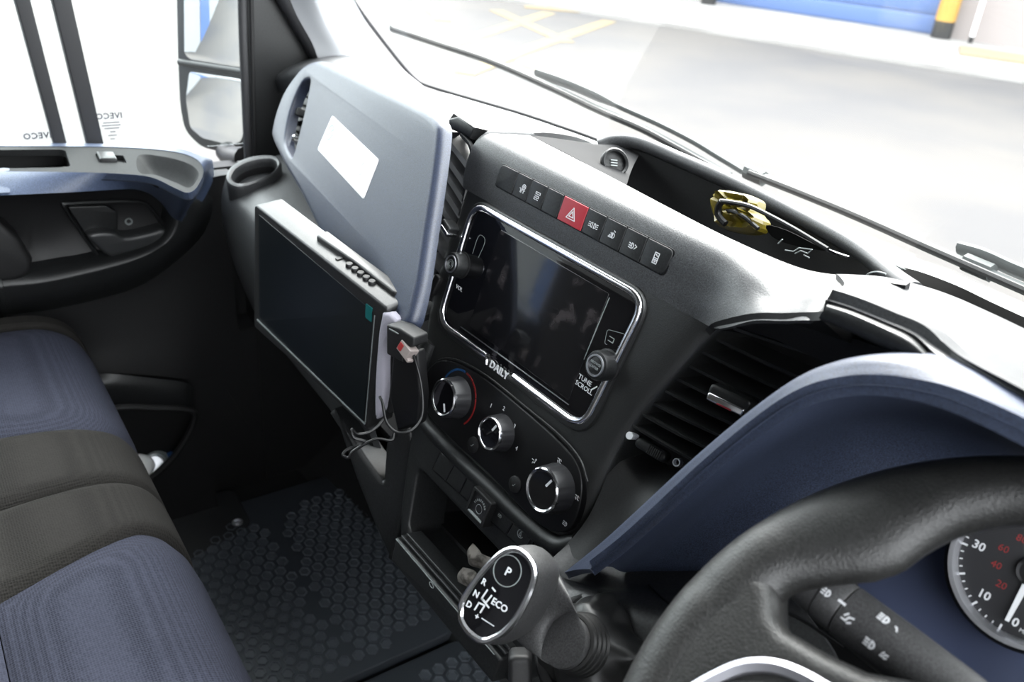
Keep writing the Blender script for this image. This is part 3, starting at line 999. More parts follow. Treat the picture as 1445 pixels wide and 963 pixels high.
# frame pieces round the top of that vent
mb = MB()
plate(mb, S, S.pxs([(634, 168), (648, 164), (672, 180), (664, 196), (650, 188), (634, 182)], -.005), -.003, -.03, .003)
mb.build('upper_lip', M['low'], v)
mb = MB()
tube(mb, cr([S.P(*S.px(a, b, -.006), -.006) for a, b in ((652, 190), (664, 205), (667, 225), (664, 240), (650, 305), (628, 378), (610, 425))], 5), .0028, 8)
mb.build('side_trim', M['low'], v)
mb = MB(); box(mb, S.rot(.2), *(lambda c: (c[0] - .005, c[0] + .006, c[1] - .012, c[1] + .012))(S.rot(.2).px(614, 402, .0)), -.02, .003, .002, .003)
mb.build('shutter_wheel', M['dark'], v)
mb = MB(); c_ = S.px(607, 392, 0); lathe(mb, S.at(c_[0], c_[1]), [(.0035, -.01), (.0035, -.002), (0, -.002)], 14); mb.build('dot_mark', M['white'], v)

# driver side vent
DVw = -.012
dvO = S.P(.21, -.03, DVw)
D = Frame(dvO, [1, .22, -.02], [0, -.30, -1])
v = vent_thing('air_vent', dvO, 'wide louvred air vent between the radio and the navy instrument surround')
mb = MB(); plate(mb, D, D.pxs([(985, 462), (1040, 448), (1120, 455), (1230, 500), (1190, 560), (1010, 700), (940, 690), (870, 625)], -.035), -.035, -.042); mb.build('backing', M['black'], v)
lou = [((1035, 462), (1190, 512)), ((1010, 477), (1160, 545)), ((988, 494), (1140, 566)), ((966, 512), (1120, 585)), ((944, 528), (1095, 600)), ((930, 546), (1060, 610)), ((913, 564), (1040, 625)), ((899, 580), (1025, 645)), ((888, 597), (1000, 660))]
for i, (p0, p1) in enumerate(lou):
    p, q = D.P(*D.px(*p0, -.004), -.004), D.P(*D.px(*p1, -.004), -.004)
    m_ = (p + q) / 2 + D.n * .003
    top = cr([p, m_, q], 5)
    lower = [t - D.n * .028 + np.array([0, 0, .006]) for t in top]
    front = [t + D.e2 * .0025 - D.n * .0015 for t in top]
    mb = MB(); sheet(mb, [lower, top, front], .0012, toward=(0, -.6, 1)); mb.build('louvre', M['face'], v)
mb = MB(); Dr = D.rot(-.02); c_ = Dr.px(1026, 566, .012); box(mb, Dr, c_[0] - .019, c_[0] + .017, c_[1] - .007, c_[1] + .006, -.02, .010, .003, .003)
ad = mb.build('adjuster', M['low'], v)
mb = MB(); box(mb, Dr, c_[0] - .0175, c_[0] + .0155, c_[1] + .000, c_[1] + .0065, .004, .0125, .0015, .002); mb.build('chrome_edge', M['chrome'], ad)
mb = MB(); box(mb, Dr, c_[0] - .007, c_[0] + .006, c_[1] + .0050, c_[1] + .0060, .010, .0131, 0, .0003); mb.build('orange_mark', M['red'], ad)
# shutter wheel and its two printed marks
W2 = Frame(at(920, 635, 'y', .02), [1, .22, -.02], [0, -.5, -1])
mb = MB(); c0, c1 = W2.px(900, 624), W2.px(940, 648); a_ = math.atan2(c1[1] - c0[1], c1[0] - c0[0]); Wr = W2.rot(a_); c0, c1 = Wr.px(898, 622), Wr.px(942, 649)
box(mb, Wr, c0[0], c1[0], c0[1] - .005, c0[1] + .005, -.006, .0035, .003, .005); sw_ = mb.build('shutter_wheel', M['low'], v)
mb = MB()
for k in range(7):
    u = c0[0] * (1 - .45 - k * .06) + c1[0] * (.45 + k * .06)
    box(mb, Wr, u - .0006, u + .0006, c0[1] - .004, c0[1] + .004, .001, .0045, .0003, .0003)
mb.build('grip_ribs', M['dark'], sw_)
mb = MB(); c_ = W2.px(888, 615, .006); lathe(mb, W2.at(c_[0], c_[1]), [(.0034, -.006), (.0034, .006), (0, .006)], 18); mb.build('closed_mark', M['white'], v)
mb = MB(); c_ = W2.px(955, 653, .001); ringplate(mb, W2, circ(c_[0], c_[1], .0036, 20), circ(c_[0], c_[1], .0026, 20), .002, -.004, .0002); mb.build('open_mark', M['white'], v)

# ================================================================== switch strip above the radio
bt = [(350, 285), (430, 330), (505, 370), (588, 410), (675, 455), (808, 518), (905, 572), (1010, 632), (1120, 692), (1265, 760)]
ub = [S.px(620 + x / 3.803, 160 + y / 3.803)[0] for x, y in bt]
ub[0] -= .004
V0, V1 = -.1135, -.0905
strip = thing('switch_strip', S.P(0, -.1, 0), 'row of nine square switches with a red hazard switch, above the radio', 'switches')
mb = MB(); plate(mb, S, rpoly([(ub[0] - .001, V0 - .001), (ub[-1] + .001, V0 - .001), (ub[-1] - .001, V1 + .001), (ub[0] - .001, V1 + .001)], .006), .0012, -.004, .0004)
mb.build('frame', M['black'], strip)
icons = [None, 'off', 'asr', None, 'haz', 'fog', 'lev', 'rearfog', 'door']
def icon(F, kind, u, v, s, w, wd=.0007, m_=None, parent=None):
    mb = MB()
    def L(pts): stroke(mb, F, [(u + x * s, v + y * s) for x, y in pts], wd, .0003, w)
    def arc(cx, cy, r, a0, a1, n=10): L([(cx + r * math.cos(math.radians(a0 + (a1 - a0) * i / n)), cy + r * math.sin(math.radians(a0 + (a1 - a0) * i / n))) for i in range(n + 1)])
    if kind == 'haz':
        L([(-1, .8), (1, .8), (0, -1), (-1, .8)]); L([(-.5, .45), (.5, .45), (0, -.4), (-.5, .45)])
    elif kind == 'off':
        arc(.3, -.4, .55, 0, 360); arc(.3, -.4, .25, 0, 360, 6); L([(-.9, .1), (-.5, .1), (-.5, .9)]); L([(-.2, .9), (-.2, .3), (.2, .3)]); L([(.5, .9), (.5, .3), (.9, .3)])
    elif kind == 'asr':
        L([(-.7, -.8), (.7, -.8), (.7, -.4), (-.7, -.4), (-.7, -.8)]); L([(-.8, 0), (-.3, 0), (-.3, .4), (-.8, .4), (-.8, .8), (-.3, .8)]); L([(0, 0), (.5, 0), (.5, .4), (0, .4), (0, .8), (.5, .8)])
    elif kind == 'fog':
        arc(-.25, 0, .5, 90, 270); arc(.25, 0, .5, -90, 90); L([(-.25, -.5), (-.25, .5)]); L([(.25, -.5), (.25, .5)])
        for q in (-.4, 0, .4): L([(-1.3, q), (-.9, q)]); L([(.9, q), (1.3, q)])
    elif kind == 'lev':
        L([(.1, -.5), (.1, .5)]); arc(.1, 0, .5, -90, 90); L([(-.1, .0), (-.5, -.4)]); L([(-.9, .5), (-.6, 0), (-.3, .5), (-.9, .5)]); L([(-.1, -.5), (-.1, .5)]); L([(.2, -1), (.5, -.8)])
    elif kind == 'rearfog':
        L([(-.2, -.5), (-.2, .5)]); arc(-.2, 0, .5, -90, 90)
        for q in (-.4, 0, .4): L([(-.9, q), (-.45, q + .1)])
        L([(.6, -.4), (1.1, -.2), (.6, .4)])
    elif kind == 'door':
        L([(-.5, -1), (.5, -1), (.5, 1), (-.5, 1), (-.5, -1)]); L([(-.5, 0), (.5, 0)]); L([(-.2, -.7), (.2, -.4)]); L([(-.3, .3), (.3, .3), (0, .8), (-.3, .3)])
    elif kind == 'person':
        arc(.5, -.7, .22, 0, 360, 6); L([(.45, -.4), (.3, .5), (-.4, .5), (-.5, 1)]); L([(-1, -.2), (-.2, -.1)])
    elif kind == 'feet':
        L([(-.8, -.6), (-.1, -.6), (.2, .2), (.9, .4)]); L([(-.6, 0), (-.2, .6)]); L([(.3, -.8), (.8, -.4)])
    elif kind == 'lamp':
        arc(-.1, 0, .6, -90, 90); L([(-.1, -.6), (-.1, .6)])
        for q in (-.5, 0, .5): L([(-1.1, q), (-.5, q)])
    elif kind == 'recirc':
        arc(0, 0, .8, 20, 300); L([(-.3, .4), (0, -.5), (.3, .4), (-.3, .4)])
    elif kind == 'tick':
        L([(-.5, .5), (-.1, .5), (.5, -.5)])
    return mb.build('symbol', m_ or M['white'], parent, smooth=0)
for i in range(9):
    g = .0006
    last = i == 8
    pts = [(ub[i] + g, V0), (ub[i + 1] - g, V0), (ub[i + 1] - g - (.002 if last else 0), V1), (ub[i] + g, V1)]
    rad = [.0008] * 4
    if i == 0: rad = [.006, .0008, .0008, .006]
    if last: rad = [.0008, .006, .006, .0008]
    mb = MB(); plate(mb, S, rpoly(pts, rad), .0022, .0, .0007)
    b = mb.build('button', M['red'] if icons[i] == 'haz' else M['button'] if 'button' in M else M['low'], strip)
    if icons[i]:
        if icons[i] == 'haz': b['label'] = 'red hazard warning switch'
        icon(S, icons[i], (ub[i] + ub[i + 1]) / 2 + (.002 if i in (1, 2) else 0), (V0 + V1) / 2 + .001, .0060 if icons[i] == 'haz' else .0046, .0022, .0008 if icons[i] == 'haz' else .0007, parent=b)

# ================================================================== radio
rad_ = thing('radio', S.P(0, 0, 0), 'touch-screen radio unit in a chrome frame, smudged dark display', 'radio')
mb = MB(); plate(mb, S, rpoly([(-.132, -.062), (.119, -.064), (.107, .069), (-.129, .071)], .022, 6), .001, -.006, .0005); mb.build('front_glass', M['gloss'], rad_)
mb = MB(); box(mb, S, -.0815, .0812, -.0535, .0545, -.002, .0016, .0003, .0015); mb.build('display', M['screen'], rad_)
mb = MB(); stroke(mb, S, [(-.093, .061), (.083, .058)], .0008, .0006, .001); mb.build('lower_line', M['satin'], rad_)
mb = MB(); stroke(mb, S, [(.083, -.050), (.081, .012)], .0006, .0006, .001); mb.build('side_line', M['grey'], rad_)
# chrome frame in two lengths, open at the badge
full = rpoly([(-.1335, -.0635), (.1215, -.0655), (.1085, .0690), (-.1305, .0715)], .022, 8)
P = [S.P(p[0], p[1], .002) for p in full]
# find the bottom edge gap between u=-.050 and .012
bot = [i for i, p in enumerate(full) if p[1] > .06]
import itertools
def chrome(path, name='chrome_frame', r=.0034):
    mb = MB(); tube(mb, path, r, 10, flat=.7, up=S.n); return mb.build(name, M['chrome'], rad_)
# split outline: walk from the badge's right end all the way round to its left end
n_ = len(full)
iR = min((i for i in range(n_) if full[i][1] > .05), key=lambda i: abs(full[i][0] - .0865))
order = []
k = None
br = [i for i in range(n_) if full[i][1] > .05]
right_first = max(br, key=lambda i: full[i][0])
# outline runs TL, TR, BR, BL: start at BL side going on to TL.. to BR
seq = [(i) for i in range(n_)]
bl_i = [i for i in range(n_) if full[i][0] < -.09 and full[i][1] > .06]
start = min(bl_i)                      # first point of the lower left corner (right end of it)
ordr = [seq[(start + j) % n_] for j in range(n_)]
path = [np.array([-.041, .0702])] + [full[i] for i in ordr] + [np.array([.0045, .0696])]
chrome([S.P(p[0], p[1], .002) for p in path])
mb = MB(); tube(mb, [S.P(-.042, .0702, .002), S.P(-.0385, .0725, .002), S.P(-.037, .077, .001)], .0022, 8); mb.build('chrome_end', M['chrome'], rad_)
mb = MB(); text_into(mb, S, 'DAILY', -.0165, .0735, .0105, .0022, .001, bold=True, spacing=1.05)
mb.build('badge', M['white'], rad_, smooth=0)
def rknob(cx, cy, r, nm):
    k_ = S.at(cx, cy)
    mb = MB(); lathe(mb, k_, [(r + .0015, 0), (r + .0015, .002), (r * .95, .003)], 36)
    b = mb.build(nm, M['dark'], rad_)
    mb = MB(); lathe(mb, k_, [(r, .002), (r * .98, .013), (r * .9, .0155), (r * .72, .016)], 72, wave=lambda a, i: 1 + (.012 * math.cos(36 * a) if i < 2 else 0)); mb.build('grip', M['low'], b)
    mb = MB(); lathe(mb, k_, [(r * .74, .015), (r * .72, .0172), (r * .62, .0172), (r * .60, .015)], 36); mb.build('chrome_ring', M['satin'], b)
    mb = MB(); lathe(mb, k_, [(r * .60, .0155), (r * .5, .0162), (0, .0162)], 36); mb.build('push_face', M['low'], b)
    return b
c_ = S.px(635.5, 372.5, .0165); kb = rknob(c_[0], c_[1], .0130, 'volume_knob')
mb = MB(); ringplate(mb, S.at(*c_), circ(0, 0, .003, 20), circ(0, 0, .0024, 20), .0166, .016, .0001); ringplate(mb, S.at(*c_), circ(0, 0, .0048, 20), circ(0, 0, .0043, 20), .0166, .016, .0001); mb.build('ring_mark', M['grey'], kb)
c_ = S.px(839.5, 516, .0165); kb = rknob(c_[0], c_[1], .0138, 'tune_knob')
mb = MB(); text_into(mb, S, 'BROWSE', c_[0], c_[1] - .002, .0033, .0163, .0003); text_into(mb, S, 'ENTER', c_[0], c_[1] + .002, .0033, .0163, .0003); mb.build('knob_print', M['grey'], kb, smooth=0)
mb = MB(); a_, b_ = S.px(825, 537, .001); text_into(mb, S, 'TUNE', a_ + .001, b_ - .0005, .0068, .0018, .0003); text_into(mb, S, 'SCROLL', a_ + .003, b_ + .006, .0064, .0018, .0003)
stroke(mb, S, [(a_ + .011, b_ + .004), (a_ + .016, b_ - .002)], .0012, .0003, .001)
mb.build('print', M['white'], rad_, smooth=0)
mb = MB(); a_, b_ = S.px(648, 407, .001); text_into(mb, S, 'VOL', a_, b_, .0062, .001, .0003); mb.build('print', M['white'], rad_, smooth=0)
mb = MB(); q = S.pxs([(856, 470), (870, 466), (880, 476), (866, 492)], .001); a_, b_ = S.px(862, 481, .001)
stroke(mb, S, [(a_ - .003, b_ - .003), (a_ + .003, b_ - .003), (a_ + .003, b_ + .001), (a_ - .003, b_ + .001)], .0007, .0003, .001)
for p, q_ in zip(rpoly(S.pxs([(853, 486), (857, 465), (883, 472), (876, 490)], .001), .003), rpoly(S.pxs([(853, 486), (857, 465), (883, 472), (876, 490)], .001), .003)[1:]):
    stroke(mb, S, [p, q_], .0004, .0002, .001)
mb.build('back_key', M['grey'], rad_, smooth=0)
mb = MB(); q_ = S.pxs([(667, 358), (675, 334), (682, 334), (684, 343), (675, 364)], .001)
ql = cr(q_, 3)
for p, r_ in zip(ql[:-1], ql[1:]): stroke(mb, S, [p, r_], .0005, .0002, .001)
mb.build('side_key', M['grey'], rad_, smooth=0)

# ================================================================== climate panel
cl = thing('climate_panel', S.P(0, .14, 0), 'black heater panel with three round chrome-edged knobs below the radio', 'heater controls')
oc = S.pxs([(598, 545), (606, 522), (624, 508), (652, 514), (690, 537), (740, 577), (785, 617), (812, 648), (823, 680), (820, 715), (808, 745), (790, 752), (765, 742), (735, 715), (690, 668), (640, 622), (606, 585)], .002)
mb = MB(); plate(mb, S, cr(oc, 3, True), .0042, -.004, .002); mb.build('panel', M['black'], cl)
mb = MB(); ol = cr(S.pxs([(600, 525), (624, 507), (652, 511), (690, 533), (742, 575), (790, 615), (818, 648), (829, 680)], .003), 5); tube(mb, [S.P(p[0], p[1], .003) for p in ol], .0012, 6); mb.build('panel_edge', M['low'], cl)
def cknob(px, py, r, h, tick):
    c_ = S.px(px, py, h)
    k_ = S.at(c_[0], c_[1])
    mb = MB(); lathe(mb, k_, [(r * 1.16, .004), (r * 1.13, .008), (r * 1.06, h - .003), (r * 1.0, h - .001)], 72, wave=lambda a, i: 1 - (.045 if (a * 12 / (2 * math.pi)) % 1 < .09 and 0 < i < 3 else 0)); kb = mb.build('knob', M['knobside'], cl)
    mb = MB(); lathe(mb, k_, [(r * 1.03, h - .003), (r * 1.02, h - .0005), (r * .96, h + .0006), (r * .88, h - .0005), (r * .86, h - .002)], 48); mb.build('chrome_ring', M['chrome'], kb)
    mb = MB(); lathe(mb, k_, [(r * .88, h - .002), (r * .84, h - .0008), (0, h - .0008)], 40); mb.build('face', M['gloss'], kb)
    mb = MB(); a = math.radians(tick); d = np.array([math.sin(a), -math.cos(a)])
    stroke(mb, k_, [d * r * .35, d * r * .75], .0022, .0004, h - .0008); mb.build('pointer', M['white'], kb, smooth=0)
    return c_
M['knobside'] = mat('knob side plastic', (.016,.016,.018), .38)
k1 = cknob(625, 561.5, .0195, .024, 145)
k2 = cknob(690, 612, .0165, .021, 25)
k3 = cknob(764, 692, .0205, .024, 25)
def arcmark(cx, cy, r, a0, a1, wd, m_, nm):
    mb = MB(); n = 16
    stroke(mb, S, [(cx + r * math.sin(math.radians(a0 + (a1 - a0) * i / n)), cy - r * math.cos(math.radians(a0 + (a1 - a0) * i / n))) for i in range(n + 1)], wd, .0003, .0042)
    mb.build(nm, m_, cl, smooth=0)
kc = S.px(640, 560, .0042)
def toang(px, py, c_):
    q = S.px(px, py, .0042); return math.degrees(math.atan2(q[0] - c_[0], -(q[1] - c_[1]))), np.hypot(*(q - c_))
arcmark(k1[0], k1[1], .0295, -70, -30, .0022, M['blueprint'], 'cold_mark')
arcmark(k1[0], k1[1], .0295, -26, -4, .0022, M['blueprint'], 'cold_mark')
arcmark(k1[0], k1[1], .0295, 4, 26, .0018, M['redprint'], 'warm_mark')
arcmark(k1[0], k1[1], .0295, 30, 62, .0018, M['redprint'], 'warm_mark')
arcmark(k1[0], k1[1], .0295, 66, 130, .0018, M['redprint'], 'warm_mark')
mb = MB()
for s_, (a, b) in (('1', (693, 573)), ('2', (711, 577)), ('3', (726, 602)), ('4', (729, 633)), ('O', (668, 605))):
    if s_ == 'O': continue
    q = S.px(a, b, .0042); text_into(mb, S, s_, q[0], q[1], .0062, .0042, .0003)
mb.build('numerals', M['white'], cl, smooth=0)
for kd_, (a, b) in (('person', (754, 651)), ('feet', (789, 651)), ('feet', (814, 703)), ('lamp', (798, 740))):
    q = S.px(a, b, .0042); icon(S, kd_, q[0], q[1], .0032, .0042, .0006, parent=cl)
for a, b in ((668, 628), (727, 684)):
    q = S.px(a, b, .0045); mb = MB(); lathe(mb, S.at(*q), [(.0085, .003), (.0085, .0055), (.0075, .0062), (0, .0062)], 28); b_ = mb.build('push_button', M['dark'], cl)
    icon(S, 'tick', q[0], q[1], .003, .0062, .0005, M['grey'], parent=b_)

# ================================================================== lower switch row
row = thing('lower_switch_row', S.P(.02, .2, 0), 'sloping row of blank switches and a small dial box below the heater panel', 'switches')
tl, trr, brr, bll = S.px(623, 638, .004), S.px(757, 752, .004), S.px(742, 778, .004), S.px(611, 662, .004)
mb = MB(); plate(mb, S, rpoly([tl + [-.002, -.002], trr + [.002, -.002], brr + [.002, .002], bll + [-.002, .002]], .003), .0022 + .002, -.004, .0004); mb.build('frame', M['black'], row)
cuts = [0, .165, .32, .42, .60, .82, 1.0]
for i in range(6):
    a0, a1 = cuts[i] + .006, cuts[i + 1] - .006
    pts = [tl * (1 - a0) + trr * a0, tl * (1 - a1) + trr * a1, bll * (1 - a1) + brr * a1, bll * (1 - a0) + brr * a0]
    if i == 3:
        continue
    mb = MB(); plate(mb, S, rpoly(pts, .001), .0055, .0, .0008); b = mb.build('button', M['low'], row)
    if i == 5: icon(S, 'recirc', *(sum(pts) / 4), .0052, .0055, .0006, M['grey'], parent=b)
    if i == 4: icon(S, 'lamp', *(sum(pts) / 4), .003, .0055, .0005, M['grey'], parent=b)
q = S.px(674, 716, .014)
Db = S.at(q[0], q[1]).rot(.05)
mb = MB(); hs = .0155
plate(mb, Db, rrect(-hs, -hs, hs, hs, .002), .014, -.004, .0012, holes=[rrect(-hs * .78, -hs * .78, hs * .78, hs * .78, .001)]); dbx = mb.build('dial_box', M['dark'], row)
mb = MB(); box(mb, Db, -hs * .8, hs * .8, -hs * .8, hs * .8, .006, .011, 0, .001); mb.build('dial_face', M['dial'], dbx)
mb = MB(); box(mb, Db, -hs * .78, hs * .78, hs * .70, hs * .80, .010, .0135, .0003, .0005); mb.build('lower_glint_edge', M['grey'], dbx)
mb = MB()
for k in range(9):
    a = math.radians(-75 + k * 16); stroke(mb, Db, [(.0085 * math.sin(a), .003 - .0085 * math.cos(a)), (.0102 * math.sin(a), .003 - .0102 * math.cos(a))], .0009 + .0001 * k, .0002, .011)
ringplate(mb, Db, circ(0, .003, .005, 20), circ(0, .003, .0045, 20), .0113, .011, .0001)
mb.build('dial_print', M['grey'], dbx, smooth=0)

# ================================================================== drawer under the tray
dr = thing('drawer', S.P(.0, .33, 0), 'black pull-out drawer below the open tray of the console', 'drawer')
mb = MB()
dt = S.pxs([(574, 756), (592, 748), (660, 815), (712, 872), (700, 900), (680, 905), (655, 880), (600, 805), (576, 775)], .012)
plate(mb, S, rpoly([(-.070, .3105), (.13, .3125), (.13, .342), (-.066, .340)], .003), .016, -.02, .003); mb.build('drawer_front', M['low'], dr)
mb = MB(); box(mb, S, -.062, .13, .300, .304, -.01, .010, .001, .002); mb.build('rail', M['low'], dr)
mb = MB(); box(mb, S, -.066, .13, .3055, .3085, -.01, .013, .001, .002); mb.build('rail', M['low'], dr)
mb = MB(); stroke(mb, S, [(-.068, .3125), (.12, .3145)], .0009, .0006, .016); mb.build('edge_line', M['grey'], dr)
q = S.px(609, 826, .016); mb = MB(); ringplate(mb, S.at(*q).rot(.1), circ(0, 0, .0045, 20, .0026), circ(0, 0, .0036, 20, .0018), .0164, .016, .0001); mb.build('emblem', M['grey'], dr, smooth=0)
# frayed strip lying out of the tray
mb = MB()
P1 = [(664, 776), (670, 786), (680, 792), (692, 797), (705, 800)]
for pts, wd in ((P1, .010), ([(650, 810), (663, 815), (676, 824), (686, 828), (697, 832)], .010)):
    rows = []
    for i, (a, b) in enumerate(pts):
        p = S.P(*S.px(a, b, .012), .012)
        z = .003 * math.sin(i * 2.1)
        rows.append([p + S.e2 * wd + S.n * z, p + S.n * (.004 + z), p - S.e2 * wd * .8 - S.n * z])
    loft(mb, rows, .0012, 3, 4)
o = mb.build('crumpled_tape', M['rag']); tag(o, 'frayed grey strips of tape hanging out of the open console tray', 'tape')

# ================================================================== sticker on the blue panel
st = B.pxs([(469, 163), (534.5, 225.5), (513, 281.5), (448, 211)], .0225)
mb = MB(); plate(mb, B, rpoly(st, .004), BW + .0009, BW - .0005, .0002)
sk_ = mb.build('sticker', M['sticker']); tag(sk_, 'white rectangular sticker with faded print on the navy passenger panel', 'sticker')
sa = math.atan2(st[1][1] - st[0][1], st[1][0] - st[0][0])
mb = MB(); c_ = B.px(467, 187, BW)
f_ = B.at(c_[0], c_[1]).rot(sa)
ringplate(mb, f_, circ(0, 0, .011, 24), circ(0, 0, .008, 24), BW + .0013, BW + .0008, .0001)
stroke(mb, f_, [(-.006, .006), (.006, -.006)], .002, .0003, BW + .0009)
mb.build('round_logo', mat('faded blue print', (.42,.52,.60), .5), sk_, smooth=0)
mb = MB()
fp = mat('faded print', (.62,.61,.59), .5)
for (a, b), sz in (((488, 208), .012), ((512, 238), .011)):
    c_ = B.px(a, b, BW); ff_ = B.at(c_[0], c_[1]).rot(sa)
    ringplate(mb, ff_, circ(0, 0, sz * .45, 18, sz * .8), circ(0, 0, sz * .3, 18, sz * .6), BW + .0013, BW + .0008, .0001)
for k in range(3):
    c_ = B.px(489 + k * 7, 213 + k * 8, BW); ff_ = B.at(c_[0], c_[1]).rot(sa); stroke(mb, ff_, [(-.004, 0), (.006, 0)], .0016, .0002, BW + .0009)
mb.build('faded_print', fp, sk_, smooth=0)
# ================================================================== navy surround of the driver's instruments
rimO = [(797, 808), (850, 765), (905, 715), (970, 655), (1030, 603), (1090, 556), (1140, 525), (1190, 508), (1240, 503), (1290, 508), (1340, 524), (1395, 550), (1460, 585), (1560, 640)]
rimY = [-.075, -.07, -.065, -.06, -.055, -.05, -.045, -.04, -.038, -.036, -.035, -.035, -.035, -.035]
rimI = [(835, 803), (880, 768), (930, 723), (990, 668), (1050, 618), (1105, 578), (1150, 556), (1198, 546), (1240, 545), (1285, 550), (1335, 562), (1392, 585), (1460, 618), (1560, 670)]
inn = [(880, 808), (930, 780), (985, 745), (1040, 705), (1095, 665), (1145, 635), (1190, 615), (1225, 605), (1260, 602), (1300, 606), (1345, 618), (1400, 640), (1460, 665), (1560, 710)]
inY = [-.04, -.03, -.02, -.01, .0, .01, .02, .03, .04, .05, .06, .065, .07, .08]
low_ = [(930, 815), (980, 810), (1030, 800), (1080, 785), (1130, 765), (1170, 745), (1205, 730), (1240, 720), (1275, 715), (1315, 715), (1355, 720), (1405, 735), (1465, 750), (1560, 780)]
lowY = [-.02, -.01, .0, .012, .025, .04, .05, .06, .07, .08, .085, .09, .095, .1]
R0 = [at(a, b, 'y', y) for (a, b), y in zip(rimO, rimY)]
R1 = [at(a, b, 'y', y - .020) for (a, b), y in zip(rimI, rimY)]
Rm = [(p + q) / 2 + np.array([-.0005, -.001, .001]) for p, q in zip(R0, R1)]
R1a = [p * .9 + q * .1 for p, q in zip(R1, R0)]
R2 = [at(a, b, 'y', y) for (a, b), y in zip(inn, inY)]
Re = [p * .88 + q * .12 + np.array([.001, .014, -.003]) for p, q in zip(R1, R2)]
R3 = [at(a, b, 'y', y) for (a, b), y in zip(low_, lowY)]
Rb = [p + np.array([.0, .03, -.004]) for p in R0]
R4 = [p + np.array([0, .03, -.05]) for p in R3]
mb = MB(); loft(mb, [Rb, R0, Rm, R1a, R1, Re, R2, R3, R4], .006, 5, 4)
mb.build('instrument_surround', M['surround'], dash)
# lower column cover and the bluish cluster mask
mb = MB()
G = [[at(a, b, 'y', y) for (a, b), y in zip(r, ys)] for r, ys in (
    ([(1180, 740), (1260, 735), (1340, 735), (1420, 745), (1520, 760)], (.09, .1, .105, .11, .12)),
    ([(1200, 800), (1260, 800), (1340, 800), (1420, 800), (1520, 800)], (.07, .08, .09, .095, .1)),
    ([(1225, 850), (1275, 870), (1340, 880), (1420, 880), (1520, 880)], (.05, .06, .07, .075, .08)),
    ([(1270, 905), (1320, 940), (1370, 958), (1440, 968), (1520, 975)], (.035, .045, .05, .055, .06)),
    ([(1280, 925), (1330, 962), (1375, 985), (1440, 1000), (1520, 1010)], (.02, .03, .035, .04, .045)))]
loft(mb, G, .006, 5, 5)
M['mask'] = mat('navy smooth mask', (.078, .095, .165), .4)
mb.build('cluster_mask', M['mask'], dash)

# ---- speedometer
g0 = far(1450, 800, .655)
GF = Frame(g0, [1, .2, 0], [0, -.5, -1])
gs = .655 / .6
cx_, cy_, R_ = .0036 * gs, .0016 * gs, .042 * gs
GF = GF.at(cx_, cy_, 0)
sp_g = thing('speedometer', GF.O, 'round speedometer dial with silver ring behind the steering wheel', 'gauge')
mb = MB(); lathe(mb, GF, [(R_ * 1.10, -.02), (R_ * 1.10, .004), (R_ * 1.06, .006), (R_ * 1.0, .002), (R_ * 1.0, -.02)], 64, cap=False); mb.build('housing_ring', M['black'], sp_g)
mb = MB(); lathe(mb, GF, [(R_ * 1.05, .004), (R_ * 1.03, .009), (R_ * .97, .009), (R_ * .93, .003), (R_ * .93, -.004), (R_ * 1.02, -.004)], 64, cap=False); mb.build('silver_ring', M['satin'], sp_g)
mb = MB(); lathe(mb, GF, [(R_ * .97, -.006), (R_ * .97, -.002), (0, -.002)], 48); mb.build('dial_face', M['dial'], sp_g)
mb = MB(); mr_ = MB()
def ang_of(val):        # clockwise from the bottom: 0 at 180 (down), 30 near 265
    return 183 + val * 2.72
for k in range(0, 45):
    vv = k * 2.5
    if vv > 100: break
    a = math.radians(ang_of(vv))
    L_ = .91 if k % 4 else .93
    l2 = .88 if k % 4 else .86
    d = np.array([math.sin(a), -math.cos(a)])
    stroke(mb, GF, [d * R_ * l2, d * R_ * L_], .0008 if k % 4 else .0013, .0003, -.002)
for s_, val in (('10', 11), ('30', 31.5), ('50', 51), ('70', 71), ('90', 91)):
    a = math.radians(ang_of(val)); text_into(mb, GF, s_, R_ * .72 * math.sin(a), -R_ * .72 * math.cos(a), .0078, -.002, .0003, bold=True)
text_into(mb, GF, '0', .004, R_ * .74, .0078, -.002, .0003, bold=True)
text_into(mb, GF, 'MPH', .011, R_ * .80, .0035, -.002, .0003)
mb.build('scale', M['white'], sp_g, smooth=0)
for s_, val in (('20', 12), ('40', 25), ('60', 37), ('80', 50), ('100', 62)):
    a = math.radians(ang_of(val)); text_into(mr_, GF, s_, R_ * .45 * math.sin(a), -R_ * .45 * math.cos(a), .0065, -.002, .0003)
mr_.build('inner_scale', M['redprint'], sp_g, smooth=0)
mb = MB(); a = math.radians(180.5); d = np.array([math.sin(a), -math.cos(a)])
plate(mb, GF, [(-.0022, 0), (.0022, 0), (d[0] * R_ * .76 + .0012, -0 + d[1] * R_ * .76), (d[0] * R_ * .76 - .0012, d[1] * R_ * .76)], .0025, .0008)
ndl = mb.build('needle', M['white'], sp_g, smooth=0)
mb = MB(); lathe(mb, GF, [(.009, -.002), (.009, .003), (.007, .005), (0, .005)], 24); mb.build('needle_cap', M['black'], ndl)

